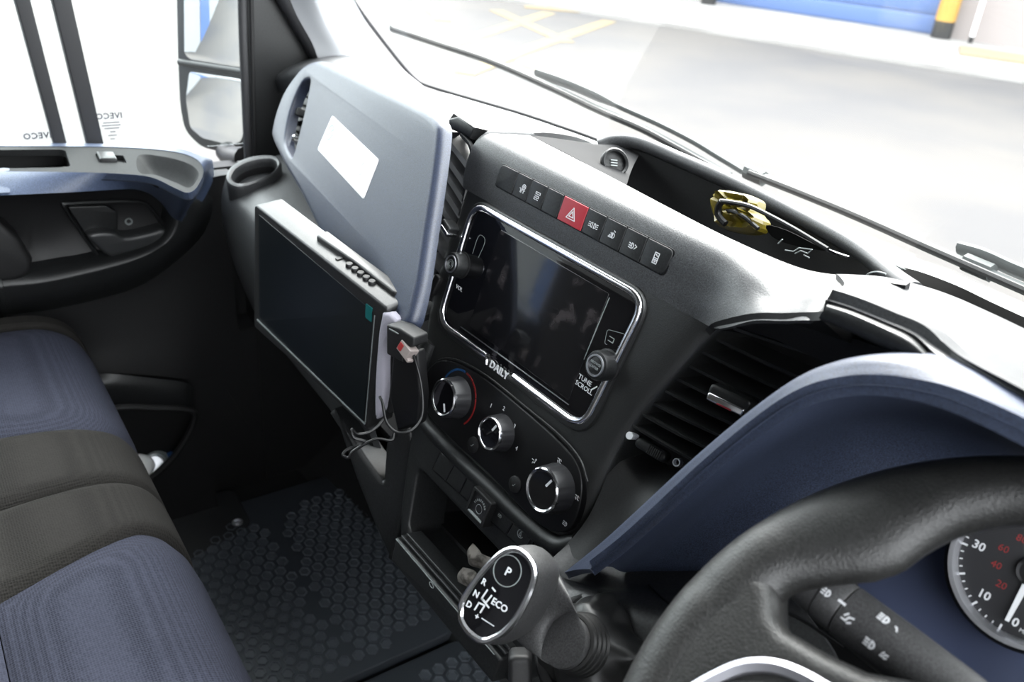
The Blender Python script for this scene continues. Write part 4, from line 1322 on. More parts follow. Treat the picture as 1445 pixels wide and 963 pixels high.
# ---- steering wheel
WO = np.array([.559, -.136, .803])
t_ = math.radians(40)
W = Frame(WO, [1, 0, 0], [0, -math.cos(t_), -math.sin(t_)])
sw = thing('steering_wheel', WO, 'large black leather-grained steering wheel at the lower right corner', 'steering wheel')
ri = {-180: .166, -140: .166, -118: .160, -100: .155, -90: .150, -80: .156, -76: .157, -68: .148, -61: .142, -55: .142, -48: .151, -43: .157, -34: .163, -10: .166, 30: .166, 60: .145, 80: .157, 120: .162, 180: .166}
ks = sorted(ri)
rows = []
N_ = 160
for i in range(N_):
    a_d = -180 + 360 * i / N_
    r_in = np.interp(a_d, ks, [ri[k] for k in ks])
    if -88 > a_d > -112: r_in = .158
    a = math.radians(a_d)
    ro = .2005
    rc, hw = (ro + r_in) / 2, (ro - r_in) / 2
    d = np.array([math.sin(a), -math.cos(a)])
    row = []
    for j in range(20):
        b = 2 * math.pi * j / 20
        rr = rc + hw * math.cos(b)
        row.append(W.P(d[0] * rr, d[1] * rr, .0175 * math.sin(b) * (1 if hw < .024 else .95)))
    rows.append(row)
rows.append(rows[0])
mb = MB(); grid(mb, rows, True); mb.build('rim', M['wheel'], sw)
# spokes: rounded slabs from the rim to the hub, the left one in view
def spoke(mir):
    P = [(-.186, -.035), (-.168, -.036), (-.1575, -.034), (-.1515, -.027), (-.146, -.0215), (-.137, -.0195), (-.115, -.0235), (-.096, -.029), (-.07, -.045), (-.03, -.06), (-.0, -.06), (0, .09), (-.05, .08), (-.1, .065), (-.14, .06), (-.160, .07), (-.175, .08), (-.187, .06)]
    if mir: P = [(-a, b) for a, b in P]
    mb = MB(); plate(mb, W, P, .0160, -.014, .012, seg=6)
    mb.build('spoke', M['wheel'], sw)
spoke(False); spoke(True)
mb = MB(); plate(mb, W, circ(0, .015, .075, 40), .028, -.02, .02, seg=5); mb.build('hub_pad', M['wheel'], sw)
trim = [W.px(a, b, .019) for a, b in ((940, 1000), (958, 976), (984, 957), (1031, 934), (1067, 927), (1102, 931), (1138, 945), (1172, 964), (1215, 985), (1260, 1000))]
To = cr([np.array(p) for p in trim], 5)
mb = MB()
rowsT = []
for i in range(len(To)):
    tg = unit(To[min(i + 1, len(To) - 1)] - To[max(i - 1, 0)]); nn_ = np.array([-tg[1], tg[0]])
    rowsT.append([W.P(*(To[i] + nn_ * q), z) for q, z in ((-.001, .014), (.0, .018), (.003, .0195), (.007, .018), (.008, .014))])
sheet(mb, rowsT, .002, toward=W.n); mb.build('silver_trim', M['dullsilver'], sw)
mb = MB(); plate(mb, W, [(-.160, .058), (-.146, .026), (-.128, .010), (-.105, .006), (-.075, .0), (-.06, .06), (-.12, .055)], .0172, .0, .001); mb.build('spoke_insert', M['black'], sw)
# column shroud under the wheel
mb = MB()
cf = Frame(W.P(0, 0, 0), W.e1, W.n); 
lathe(mb, Frame(W.P(0, 0.0, -.05), W.e1, W.e2), [(.035, .03), (.05, .0), (.062, -.05), (.07, -.16)], 28)
mb.build('column_shroud', M['low'], sw)

# ---- indicator stalk
sa_, sb_ = far(1128, 812, .56), far(1440, 1052, .54)
stt = unit(sb_ - sa_)
stk = thing('indicator_stalk', sb_, 'black light stalk with white lamp symbols behind the wheel rim', 'stalk')
SK = Frame(sa_, stt, unit(np.cross(stt, CAM - sa_)))
# SK.n points at the camera; build a lathe along the stalk axis
def stalk_lathe(prof, nm, m_, par, n=32):
    mb = MB(); up_ = SK.n; sd = np.cross(stt, up_)
    rows = [[sa_ + stt * x + (up_ * math.cos(2 * math.pi * j / n) + sd * math.sin(2 * math.pi * j / n)) * r for j in range(n)] for x, r in prof]
    grid(mb, rows, True); mb.add(rows[0], [tuple(range(n))]); mb.add(rows[-1], [tuple(range(n))])
    return mb.build(nm, m_, par)
LL = np.linalg.norm(sb_ - sa_)
SR = 1.22
stalk_lathe([(0, .0085 * SR), (.001, .0108 * SR), (.0088, .0118 * SR), (.017, .0121 * SR)], 'end_ring', M['knob'], stk)
stalk_lathe([(.0175, .0118 * SR), (.018, .0124 * SR), (.030, .0127 * SR), (.031, .0122 * SR)], 'twist_ring', M['knob'], stk)
stalk_lathe([(.0315, .0120 * SR), (.032, .0129 * SR), (.066, .0132 * SR), (.10, .013 * SR), (LL, .012 * SR)], 'lever', M['knob'], stk)
def onstalk(x, ang, dx=0, dy=0):
    pass
class StalkFrame:
    """wraps print round the stalk: u along the axis, v around"""
    def __init__(s, x, a, r): s.x, s.a, s.r = x, a, r
    def P(s, u, v, w=0):
        a = s.a + v / s.r
        up_ = SK.n; sd = -np.cross(stt, up_)
        return sa_ + stt * (s.x + u) + (up_ * math.cos(a) + sd * math.sin(a)) * (s.r + w)
def sfr(px, py, r):
    # nearest place on the stalk under a pixel
    best = None
    for x in np.linspace(0, .1, 101):
        for a in np.linspace(-1.5, 1.5, 61):
            p = StalkFrame(x, a, r).P(0, 0, 0)
            v_ = ROT.T @ (p - CAM)
            q = np.array([722.5 + FPX * v_[0] / v_[2], 481.5 + FPX * v_[1] / v_[2]])
            e = np.hypot(q[0] - px, q[1] - py)
            if best is None or e < best[0]: best = (e, x, a)
    return StalkFrame(best[1], best[2], r)
icon(sfr(1168, 837, .0121 * SR), 'lamp', 0, 0, .0030, .0003, .0008, parent=stk)
icon(sfr(1196, 872, .0127 * SR), 'feet', 0, 0, .0034, .0003, .001, parent=stk)
f_ = sfr(1187, 851, .0125 * SR); mb = MB(); stroke(mb, f_, [(-.002, 0), (.002, 0)], .0014, .0003, .0003); mb.build('dash_mark', M['white'], stk, smooth=0)
icon(sfr(1250, 876, .0131 * SR), 'lamp', 0, 0, .0034, .0003, .001, parent=stk)
icon(sfr(1264, 889, .0131 * SR), 'tick', 0, 0, .002, .0003, .0008, parent=stk)
icon(sfr(1230, 910, .0131 * SR), 'lamp', 0, 0, .0034, .0003, .001, parent=stk)
icon(sfr(1247, 924, .0131 * SR), 'feet', 0, 0, .0022, .0003, .0008, parent=stk)

# ================================================================== shelf of the gear selector and lower driver dash
mb = MB()
G = [[far(a, b, d) for (a, b), d in zip(r, ds)] for r, ds in (
    ([(775, 792), (800, 806), (860, 812), (930, 812), (1010, 808), (1120, 790)], (.80, .79, .76, .74, .72, .70)),
    ([(782, 812), (810, 822), (870, 838), (950, 845), (1030, 850), (1130, 850)], (.76, .75, .725, .70, .68, .66)),
    ([(785, 860), (820, 850), (890, 868), (960, 890), (1060, 920), (1180, 930)], (.73, .725, .70, .68, .66, .64)),
    ([(780, 940), (840, 960), (900, 980), (980, 1000), (1080, 1010), (1200, 1020)], (.72, .71, .69, .67, .65, .63)))]
G = [[p + np.array([-.01, .10, .03]) for p in G[0]]] + G
loft(mb, G, .008, 6, 5)
mb.build('lower_driver_dash', mat('shelf plastic', (.020, .020, .021), .45, spec=.5, bump=(500, .1, .0003)), dash)
gpts = [(1085, 868), (1150, 880), (1240, 930), (1320, 1000)]
mb = MB(); tube(mb, cr([far(a, b, .62) for a, b in ((1105, 862), (1140, 880), (1190, 915))], 5), .0012, 6); mb.build('panel_seam', M['black'], dash)
mb = MB(); tube(mb, cr([far(a, b, d) for a, b, d in ((916, 826, .728), (935, 845, .704), (955, 862, .69))], 5), .0012, 6); mb.build('panel_seam', M['black'], dash)

# ---- gear selector: gaiter ring, gaiter, neck, knob
KP = far(705, 838, .64)
cdv = unit(CAM - KP)
kn = unit(cdv - .5 * ROT[:, 0])
ke = unit(np.cross(kn, [0, 0, 1])); ke = ke if ke[0] > 0 else -ke
K = Frame(KP, ke, np.cross(ke, kn)); 
if K.e2[2] > 0: K.e2 = -K.e2
K.n = kn
base = far(842, 915, .70)
gearl = thing('gear_selector', base, 'automatic gear selector with chrome-edged black top and leather gaiter', 'gear lever')
oval = cr([K.px(a, b) for a, b in [(651, 860), (654, 847), (675, 815), (706, 782), (730, 773.6), (749, 787), (757, 808), (750, 836), (732, 872), (714, 893), (700, 902), (682, 907), (662, 894), (651, 876)]], 3, True)
ctr = sum(oval) / len(oval)
nk = len(oval)
bpx = far(800, 905, .665)                      # end of the knob's neck
axv = unit(base - bpx)
def scaled(s, w, c=None):
    c = ctr if c is None else c
    return [K.P(*(ctr + (p - ctr) * s), w) for p in oval]
body = [scaled(.93, .001), scaled(1.0, -.001), scaled(1.05, -.008), scaled(1.085, -.018), scaled(1.08, -.030), scaled(1.01, -.040), scaled(.88, -.050)]
# then blend into a round collar looking along axv
e1c = unit(np.cross(axv, [0, 0, 1])); e2c = np.cross(axv, e1c)
last = body[-1]
cl_ = sum(last) / nk
def rnd(c, r):
    out = []
    for p in last:
        d = p - cl_; d = d - axv * (d @ axv); d = unit(d)
        out.append(c + d * r)
    return out
mid = [(p * .5 + q * .5) for p, q in zip(last, rnd(bpx - axv * .012, .022))]
body += [mid, rnd(bpx - axv * .006, .0195), rnd(bpx + axv * .004, .0175)]
mb = MB(); grid(mb, [list(c_) for c_ in zip(*[cr(list(c), 3) for c in zip(*body)])], True)
mb.add(body[0], [tuple(range(nk))])
kb = mb.build('knob', M['knob'], gearl)
mb = MB(); tube(mb, scaled(.965, .001), .0026, 8, closed=True); mb.build('chrome_ring', M['chrome'], kb)
mb = MB(); oo = [ctr + (p - ctr) * .93 for p in oval]; plate(mb, K, oo, .0022, -.001, .0015); mb.build('top_face', M['gloss'], kb)
mb = MB()
kr = math.atan2(*(lambda a, b: ((b - a)[1], (b - a)[0]))(K.px(663, 856), K.px(693, 826)))
def kt(s_, x, y, sz):
    q = K.px(x, y, .0022); text_into(mb, K, s_, q[0], q[1], sz, .0023, .0003, rot=kang, bold=True)
q1, q2 = K.px(698, 850), K.px(713, 860)       # direction of the word ECO
kang = -math.atan2(q2[1] - q1[1], q2[0] - q1[0])
kt('P', 717, 808, .0085); kt('R', 683, 822, .0062); kt('N', 672, 839, .0062); kt('D', 662, 854, .0062); kt('ECO', 705, 855, .0068); kt('+', 673, 871, .006)
def ks_(pts, wd=.0011): stroke(mb, K, [K.px(a, b, .0022) for a, b in pts], wd, .0003, .0023)
ks_([(688, 833), (680, 845), (686, 851), (694, 841)]); ks_([(680, 845), (690, 858)]); ks_([(676, 851), (670, 861)]); ks_([(676, 851), (684, 855), (678, 865)]); ks_([(695, 830), (699, 835)]); ks_([(680, 873), (697, 884)], .0006)
mb.build('gate_print', M['white'], kb, smooth=0)
q = K.px(716, 806, .0022); mb = MB(); ringplate(mb, K, circ(q[0], q[1], .0112, 32), circ(q[0], q[1], .0106, 32), .0026, .002, .0001); mb.build('park_button_ring', M['grey'], kb, smooth=0)
# collar ribs
mb = MB()
for k, (s, r) in enumerate(((.006, .0185), (.011, .0192), (.016, .0200), (.021, .0205))):
    c = bpx + axv * s
    tube(mb, [c + (e1c * math.cos(2 * math.pi * j / 28) + e2c * math.sin(2 * math.pi * j / 28)) * r for j in range(28)], .003, 8, closed=True)
mb.build('collar', M['boot'], gearl)
# gaiter with folds
gb = Frame(far(850, 922, .705), e1c, e2c)
gn = unit(unit(CAM - gb.O) * .6 + np.array([-.1, -.4, .9]) * .6)
ge = unit(np.cross(gn, [0, 0, 1])); ge = ge if ge[0] > 0 else -ge
GB = Frame(gb.O, ge, np.cross(ge, gn)); GB.n = gn
topc = bpx + axv * .02
rows = []
NG = 120
for i, t in enumerate(np.linspace(0, 1, 28)):
    c = topc * (1 - t) + GB.P(0, 0, -.018) * t
    r = .019 + (.040 - .019) * (t ** .7) + .010 * math.sin(math.pi * t)
    row = []
    for j in range(NG):
        a = 2 * math.pi * j / NG
        f = 1 + .13 * math.sin(math.pi * min(1, t * 1.15)) * (1 - 1.6 * abs(math.sin(3 * a + 3.5 * t)) ** .6 + .5 * abs(math.sin(5.5 * a - 5 * t + 1))) + .05 * math.sin(3 * a + 14 * t) * math.sin(math.pi * t)
        d1 = GB.e1 * math.cos(a) + GB.e2 * math.sin(a) * .86
        d0 = unit(d1 - axv * (d1 @ axv))
        d = d0 * (1 - t) + d1 * t
        row.append(c + d * r * f + GB.n * (.008 * math.sin(math.pi * t) * math.sin(4 * a + 3)))
    rows.append(row)
mb = MB(); grid(mb, rows, True); mb.build('gaiter', M['boot'], gearl)
ro_ = [np.array(p) for p in circ(0, 0, .056, 48, .050)]; ri_ = [np.array(p) for p in circ(0, 0, .046, 48, .041)]
mb = MB(); ringplate(mb, GB, ro_, ri_, -.006, -.03, .004); mb.build('gaiter_frame', M['dark'], gearl)
mb = MB(); pc = far(736, 938, .70)
Lf = Frame(pc, ROT[:, 0], ROT[:, 1]); box(mb, Lf, -.010, .008, -.006, .05, -.02, .0, .004, .005); mb.build('lower_stub', M['dark'], gearl)
# ================================================================== passenger door
XD = -.855
dm = MB()
def doorrow(pts, ext=.75):
    P = [at(a, b, 'x', x) for a, b, x in pts]
    return ([P[0] + np.array([0, -ext, 0])] if pts[0][0] < 0 else []) + P
rows = [
    doorrow([(-60, 262, -.84), (60, 262, -.84), (160, 258, -.84), (215, 262, -.84), (262, 275, -.86), (296, 252, -.865), (330, 245, -.87)]),
    doorrow([(-60, 300, -.862), (60, 300, -.862), (160, 296, -.862), (215, 300, -.858), (262, 310, -.862), (300, 300, -.868), (330, 300, -.87)]),
    doorrow([(-60, 350, -.875), (50, 348, -.872), (120, 345, -.862), (190, 345, -.858), (262, 350, -.862), (300, 350, -.868), (330, 360, -.87)]),
    doorrow([(-60, 408, -.858), (50, 398, -.855), (120, 384, -.852), (190, 366, -.85), (262, 365, -.862), (300, 370, -.868), (330, 400, -.87)]),
    doorrow([(-60, 440, -.86), (50, 432, -.86), (140, 420, -.865), (210, 405, -.865), (262, 400, -.866), (300, 400, -.868), (335, 450, -.87)]),
    doorrow([(-60, 500, -.87), (60, 490, -.87), (140, 480, -.868), (210, 470, -.866), (262, 465, -.866), (305, 470, -.868), (345, 540, -.87)]),
    doorrow([(-60, 560, -.87), (60, 550, -.87), (140, 528, -.858), (210, 530, -.856), (262, 535, -.858), (310, 540, -.868), (350, 600, -.87)])]
loft(dm, rows, .03, 5, 5, toward=(1, 0, 0))
door = dm.build('door_1', M['dark'])
tag(door, 'black passenger door panel with navy armrest trim and pull handle', 'door', kind='structure')
DF = Frame([XD, -.15, .6], [0, 1, 0], [0, 0, -1]); DF.n = np.array([1.0, 0, 0])

# ledge of the door with bin and switch
LZ = .735
LF = Frame([XD, -.2, LZ], [0, 1, 0], [1, 0, 0]); LF.n = np.array([0, 0, 1.0])
inner = [(-60, 243), (0, 243), (100, 244), (166, 246), (213, 251), (246, 266), (266, 273), (280, 262), (287, 240), (273, 223), (233, 213), (150, 208), (0, 207), (-60, 207)]
ip = LF.pxs(inner, 0)
ip = [ip[0] - [.7, 0]] + ip + [ip[-1] - [.7, 0]]
ips = cr(ip, 4)
binh = rpoly(LF.pxs([(-50, 212), (92, 211), (100, 236), (-50, 239)], 0), .012)
swh = rpoly(LF.pxs([(134, 217), (174, 219.5), (179, 230), (140, 229)], 0), .003)
scp = cr(LF.pxs([(196, 219), (235, 222), (266, 231), (280, 243), (277, 256), (266, 265), (248, 258), (220, 247), (196, 243)], 0), 4, True)
mb = MB(); plate(mb, LF, ips, 0, -.01, .0, holes=[binh, swh, scp]); mb.build('ledge', M['ledge'], door)
mb = MB()
sc0 = sum(scp) / len(scp)
grid(mb, [[LF.P(*(sc0 + (p - sc0) * s_), w_) for p in scp] for s_, w_ in ((1, 0), (.94, -.003), (.8, -.013), (.6, -.022), (.35, -.027), (.08, -.029))], True)
mb.add([LF.P(*(sc0 + (p - sc0) * .08), -.029) for p in scp], [tuple(range(len(scp)))])
mb.build('scoop', M['ledge'], door)
mb = MB()
bb = LF.pxs([(-50, 212), (92, 211), (100, 236), (-50, 239)], 0)
u0, u1 = min(p[0] for p in bb), max(p[0] for p in bb); v0, v1 = min(p[1] for p in bb), max(p[1] for p in bb)
v1 -= .03
box(mb, LF, u0 - .005, u1 + .005, v0 - .004, v1 + .004, -.037, -.035, 0, .002)
box(mb, LF, u0 - .005, u1 + .005, v0 - .004, v0, -.035, -.008, 0, .001); box(mb, LF, u0 - .005, u1 + .005, v1, v1 + .004, -.035, -.008, 0, .001); box(mb, LF, u1, u1 + .004, v0, v1, -.035, -.008, 0, .001)
mb.build('ledge_bin', M['dark'], door)
mb = MB(); q = LF.pxs([(136, 218), (161, 219), (166, 229), (141, 229)], 0); plate(mb, LF, rpoly(q, .003), .006, -.01, .003); mb.build('window_switch', M['switch'] if 'switch' in M else M['low'], door)
mb = MB(); q = LF.pxs([(132, 215), (176, 217), (182, 232), (138, 231)], 0); plate(mb, LF, q, -.008, -.012); mb.build('switch_well', M['dark'], door)
# navy trim band round the ledge
outer = [(-60, 278, 'x', -.735), (0, 276, 'x', -.735), (110, 271, 'x', -.735), (183, 267, 'x', -.735), (213, 273, 'x', -.745), (233, 288, 'x', -.765), (250, 309, 'x', -.79), (268, 292, 'x', -.83), (301, 233, 'x', -.87), (279, 219, 'x', -.90), (240, 210, 'x', -.93), (150, 205.5, 'x', -.94), (0, 204.5, 'x', -.94), (-60, 204.5, 'x', -.94)]
o3 = [at(*q) for q in outer]; o3 = [o3[0] - [0, .7, 0]] + o3 + [o3[-1] - [0, .7, 0]]; i3 = [LF.P(*p, .001) for p in ip]
m3 = [(a * .45 + b * .55) + np.array([.0, 0, .004]) + (np.array([.004, 0, .0]) if i < 8 else 0) for i, (a, b) in enumerate(zip(o3, i3))]
u3 = [a + np.array([-.02 if i < 8 else 0, 0, -.006 if i < 8 else -.02]) for i, a in enumerate(o3)]
d3 = [a + np.array([0, 0, -.01]) for a in i3]
mb = MB(); grid(mb, [cr(r, 4) for r in (u3, o3, m3, i3, d3)]); mb.build('armrest_trim', M['trimblue'] if 'trimblue' in M else M['blue'], door)
# lower lip of the grab recess
crest = [(-60, 414), (0, 405), (60, 399), (130, 384), (190, 367), (232, 345), (249, 322), (250, 302), (240, 285), (222, 274)]
c3 = [at(a, b, 'x', -.818) for a, b in crest]; c3 = [c3[0] - [0, .6, 0]] + c3
crr = cr(c3, 5)
rowsL = []
n_ = len(crr)
cen = at(150, 330, 'x', -.84)
for i, p in enumerate(crr):
    inw = unit((cen - p) * np.array([0, 1, 1]))
    if i < n_ * .45: inw = np.array([0, 0, 1.0])
    s = 1.0 if i < n_ * .75 else 1 - .8 * (i - n_ * .75) / (n_ * .25)
    rowsL.append([p + inw * .018 * s + np.array([-.045, 0, 0]), p + inw * .012 * s + np.array([-.012, 0, 0]), p + inw * .003, p - inw * .006 + np.array([-.0005, 0, 0]), p - inw * .035 * s + np.array([-.012 * s, 0, 0]), p - inw * .075 * s + np.array([-.05, 0, 0])])
mb = MB(); sheet(mb, [cr(r, 3) for r in rowsL], .004, toward=(1, 0, 0)); mb.build('armrest_lip', M['low'], door)
mb = MB(); P = DF.pxs([(-60, 300), (0, 312), (25, 335), (46, 366), (45, 385), (25, 397), (-10, 401), (-60, 406)], .03); plate(mb, DF, P, .034, -.01, .01); mb.build('grab_pad', M['dark'], door)
# handle
hb = [(88, 292), (98, 286), (150, 284), (196, 284), (216, 293), (238, 326), (240, 340), (226, 352), (158, 371), (142, 369), (118, 338)]
HB = cr(DF.pxs(hb, .014), 3, True)
c_ = sum(HB) / len(HB)
HI = [c_ + (p - c_) * np.array([.90, .85]) for p in HB]
h_ = None
mb = MB(); ringplate(mb, DF, HB, HI, .012, -.015, .005); h_ = mb.build('door_handle', M['low'], door)
mb = MB(); plate(mb, DF, HI, -.010, -.016); mb.build('recess_back', M['dark'], h_)
mb = MB(); plate(mb, DF, rpoly(DF.pxs([(95, 292), (150, 290), (166, 300), (166, 326), (146, 334), (120, 330)], .008), .004), .008, -.012, .002); mb.build('recess_plate', M['low'], h_)
lev = cr(DF.pxs([(122, 332), (140, 326), (162, 327), (176, 333), (205, 328), (230, 322), (238, 329), (232, 339), (206, 350), (170, 360), (154, 362), (138, 350)], .022), 3, True)
mb = MB(); plate(mb, DF, lev, .026, -.004, .008, seg=4); mb.build('pull_lever', M['lever'] if 'lever' in M else M['low'], h_)
mb = MB(); q = DF.px(181, 312, -.008); lathe(mb, DF.at(*q), [(.006, -.008), (.006, -.004), (.0045, -.004), (.003, -.007), (0, -.007)], 14); mb.build('screw', M['grey'], h_)
# lower part of the door with pocket
mb = MB()
wbox(mb, -.94, -.875, -.9, .06, .0, .36)
mb.build('lower_panel', M['dark'], door)
mb = MB(); loft(mb, [doorrow([(120, 528, -.845), (160, 528, -.83), (215, 534, -.828), (262, 540, -.83), (272, 548, -.835)]), doorrow([(120, 545, -.825), (160, 545, -.82), (215, 550, -.82), (258, 556, -.822), (272, 562, -.83)]),
      doorrow([(120, 570, -.83), (160, 572, -.825), (215, 574, -.825), (258, 576, -.826), (274, 578, -.835)])], .01, 4, 4, toward=(1, 0, 0)); mb.build('pocket_rail', M['low'], door)
rim = [(130, 600), (160, 577), (215, 576), (268, 579), (274, 592), (262, 620), (240, 650), (205, 680), (160, 700)]
mb = MB(); tube(mb, cr([at(a, b, 'x', -.815) for a, b in rim], 5), .006, 8); mb.build('pocket_rim', M['dark'], door)
mb = MB()
out_ = [at(a, b, 'x', -.815) for a, b in ((274, 590), (264, 618), (242, 650), (207, 680), (160, 700))]
loft(mb, [out_, [p + np.array([.0, .02, -.1]) for p in out_], [p + np.array([0, .03, -.25]) for p in out_]], .006, 3, 4, toward=(1, 0, 0)); mb.build('pocket_wall', M['dark'], door)
# things in the pocket
pk = at(208, 652, 'x', -.86)
t = thing('crumpled_tissue', at(197, 652, 'x', -.85), 'white crumpled tissue in the door pocket', 'tissue')
mb = MB(); f = Frame(at(198, 655, 'x', -.85), [0, 1, 0], [0, 0, -1]); f.n = np.array([1.0, 0, 0])
lathe(mb, Frame(f.O, [1, 0, 0], [0, 1, 0]), [(.004, -.035), (.020, -.03), (.026, -.01), (.018, .008), (.010, .016), (0, .018)], 20, wave=lambda a, i: 1 + .15 * math.sin(3 * a + i) + .08 * math.sin(7 * a + 2 * i)); mb.build('tissue', M['sticker'], t)
t = thing('glass_jar', at(222, 652, 'x', -.85), 'small grey glass jar lying in the door pocket', 'jar')
jf = Frame(at(220, 655, 'x', -.85), [0, 1, 0], unit([-.5, .3, .6])); jf.n = unit([.8, -.4, .5])
mb = MB(); lathe(mb, jf, [(.022, -.05), (.024, -.005), (.020, .004), (.019, .008), (.016, .008), (.015, .0), (0, -.002)], 24); mb.build('jar_body', M['jar'] if 'jar' in M else M['grey'], t)
mb = MB(); lathe(mb, jf, [(.0205, .003), (.0205, .009), (.0185, .010), (.0185, .004)], 24); mb.build('rim', M['satin'], t)
t = thing('blue_pack', at(236, 646, 'x', -.86), 'blue pack edge beside the jar in the door pocket', 'pack')
mb = MB(); f = Frame(at(238, 648, 'x', -.86), unit([0, 1, .4]), [0, 0, -1]); box(mb, f, -.016, .012, -.006, .03, -.01, .01, .002, .003); mb.build('pack', M['bluecap'], t)

# kick panel between door and dash
mb = MB(); wbox(mb, -.93, -.872, .03, .40, .0, .67); o = mb.build('wall_kick', M['dark']); o['kind'] = 'structure'; o.name = 'trim_4'

# window frame: black corner of the door, seals, bars with the white pillar between
mb = MB()
QF = Frame([-.872, .1, .85], [0, 1, 0], [0, 0, -1]); QF.n = np.array([1.0, 0, 0])
plate(mb, QF, QF.pxs([(347, -30), (349, 100), (354, 232), (400, 240), (420, 160), (460, 96), (446, 60), (420, 15), (400, -30)], 0), 0, -.03, .003)
o = mb.build('trim_5', M['low']); tag(o, 'black corner panel of the door beside the mirror', 'trim', kind='structure')
for nm, pts, r, m_ in (('seal', [(341, -20), (343, 60), (346, 130), (350, 225)], .007, 'seal'), ('seal', [(354, -20), (356, 80), (360, 222)], .004, 'dark'), ('door_frame_edge', [(392, -20), (416, 20), (440, 60), (456, 88)], .016, 'seal')):
    mb = MB(); tube(mb, cr([at(a, b, 'x', -.862) for a, b in pts], 4), r, 10); mb.build(nm, M[m_], o)
def bar(nm, a0, a1, b0, b1, x, m_, th=.02):
    f = Frame([x, -.2, .8], [0, 1, 0], [0, 0, -1]); f.n = np.array([1.0, 0, 0])
    # extend upward beyond the frame
    q = f.pxs([a0, a1, b1, b0], 0)
    up0, up1 = q[0] + (q[0] - q[3]) * 2.2, q[1] + (q[1] - q[2]) * 2.2
    mb = MB(); plate(mb, f, [up0, up1, q[2] + (q[2] - q[1]) * .08, q[3] + (q[3] - q[0]) * .08], 0, -th, .002)
    return mb.build(nm, m_)
o = bar('trim_6', (21, 0), (43, 0), (77, 205), (95, 205), -.915, M['seal']); tag(o, 'left black upright bar of the door window', 'trim', kind='structure')
o = bar('trim_7', (74, 0), (101, 0), (124, 205), (147, 205), -.915, M['seal']); tag(o, 'right black upright bar of the door window', 'trim', kind='structure')
mb = MB(); wbox(mb, -.936, -.932, -1.2, .09, .70, 1.68)
wdw = mb.build('window_2', M['side'], smooth=0); tag(wdw, 'glass of the passenger door window', 'window', kind='structure')
GFr = Frame([-.931, -.2, .8], [0, 1, 0], [0, 0, -1]); GFr.n = np.array([1.0, 0, 0])
for a, b, sz in ((53, 192, .0105), (154, 164, .0105)):
    q = GFr.px(a, b, 0); mb = MB(); text_into(mb, GFr, 'IVECO', q[0], q[1], sz * 1.25, 0, .0003, mirror=True, bold=True, spacing=1.1)
    ptn = mb.build('etched_lettering', M['etch'] if 'etch' in M else M['grey'], wdw, smooth=0)
mb = MB()
for dx, dy, w in ((0, 8, .012), (0, 12, .014), (1, 16, .011), (2, 21, .004), (2, 26, .006), (2, 31, .003)):
    q = GFr.px(157 + dx, 165 + dy, 0); stroke(mb, GFr, [q - [w, 0], q + [w, 0]], .0014, .0002, 0)
mb.build('etched_lettering', M['etch'] if 'etch' in M else M['grey'], wdw, smooth=0)

# ================================================================== door mirror
ml, mrr = at(255, 100, 'x', -1.19), at(340, 100, 'x', -1.03)
MR = Frame((ml + mrr) / 2, (mrr - ml) * np.array([1, 1, 0]), [0, 0, -1])
mir = thing('door_mirror', at(330, 226, 'x', -1.0), 'black two-part door mirror outside the passenger window', 'mirror')
hs_ = rpoly(MR.pxs([(249, -60), (252, 80), (255, 150), (262, 185), (285, 208), (318, 216), (350, 212), (352, 100), (350, -60)], .0), .02)
mb = MB(); plate(mb, MR, hs_, .004, -.07, .005, seg=3); mb.build('housing', M['mirhouse'] if 'mirhouse' in M else M['low'], mir)
for pts, nm in (([(259, -50), (260, 76), (268, 84), (336, 95), (344, 95), (344, -50)], 'upper_glass'), ([(267, 101), (340, 112), (346, 180), (340, 200), (325, 205), (285, 195), (268, 180), (262, 140)], 'lower_glass')):
    mb = MB(); plate(mb, MR, rpoly(MR.pxs(pts, .006), .008), .006, .002, .0006); mb.build(nm, M['mirror'], mir)
mb = MB(); tube(mb, [MR.P(*MR.px(250, 88, .012), .006), MR.P(*MR.px(345, 103, .012), .006)], .0065, 10); mb.build('divider', M['mirhouse'] if 'mirhouse' in M else M['low'], mir)
mb = MB(); tube(mb, [at(318, 212, 'x', -1.04), at(325, 222, 'x', -1.02), at(346, 224, 'x', -.96)], [.02, .02, .022], 12); mb.build('arm', M['mirhouse'] if 'mirhouse' in M else M['low'], mir)

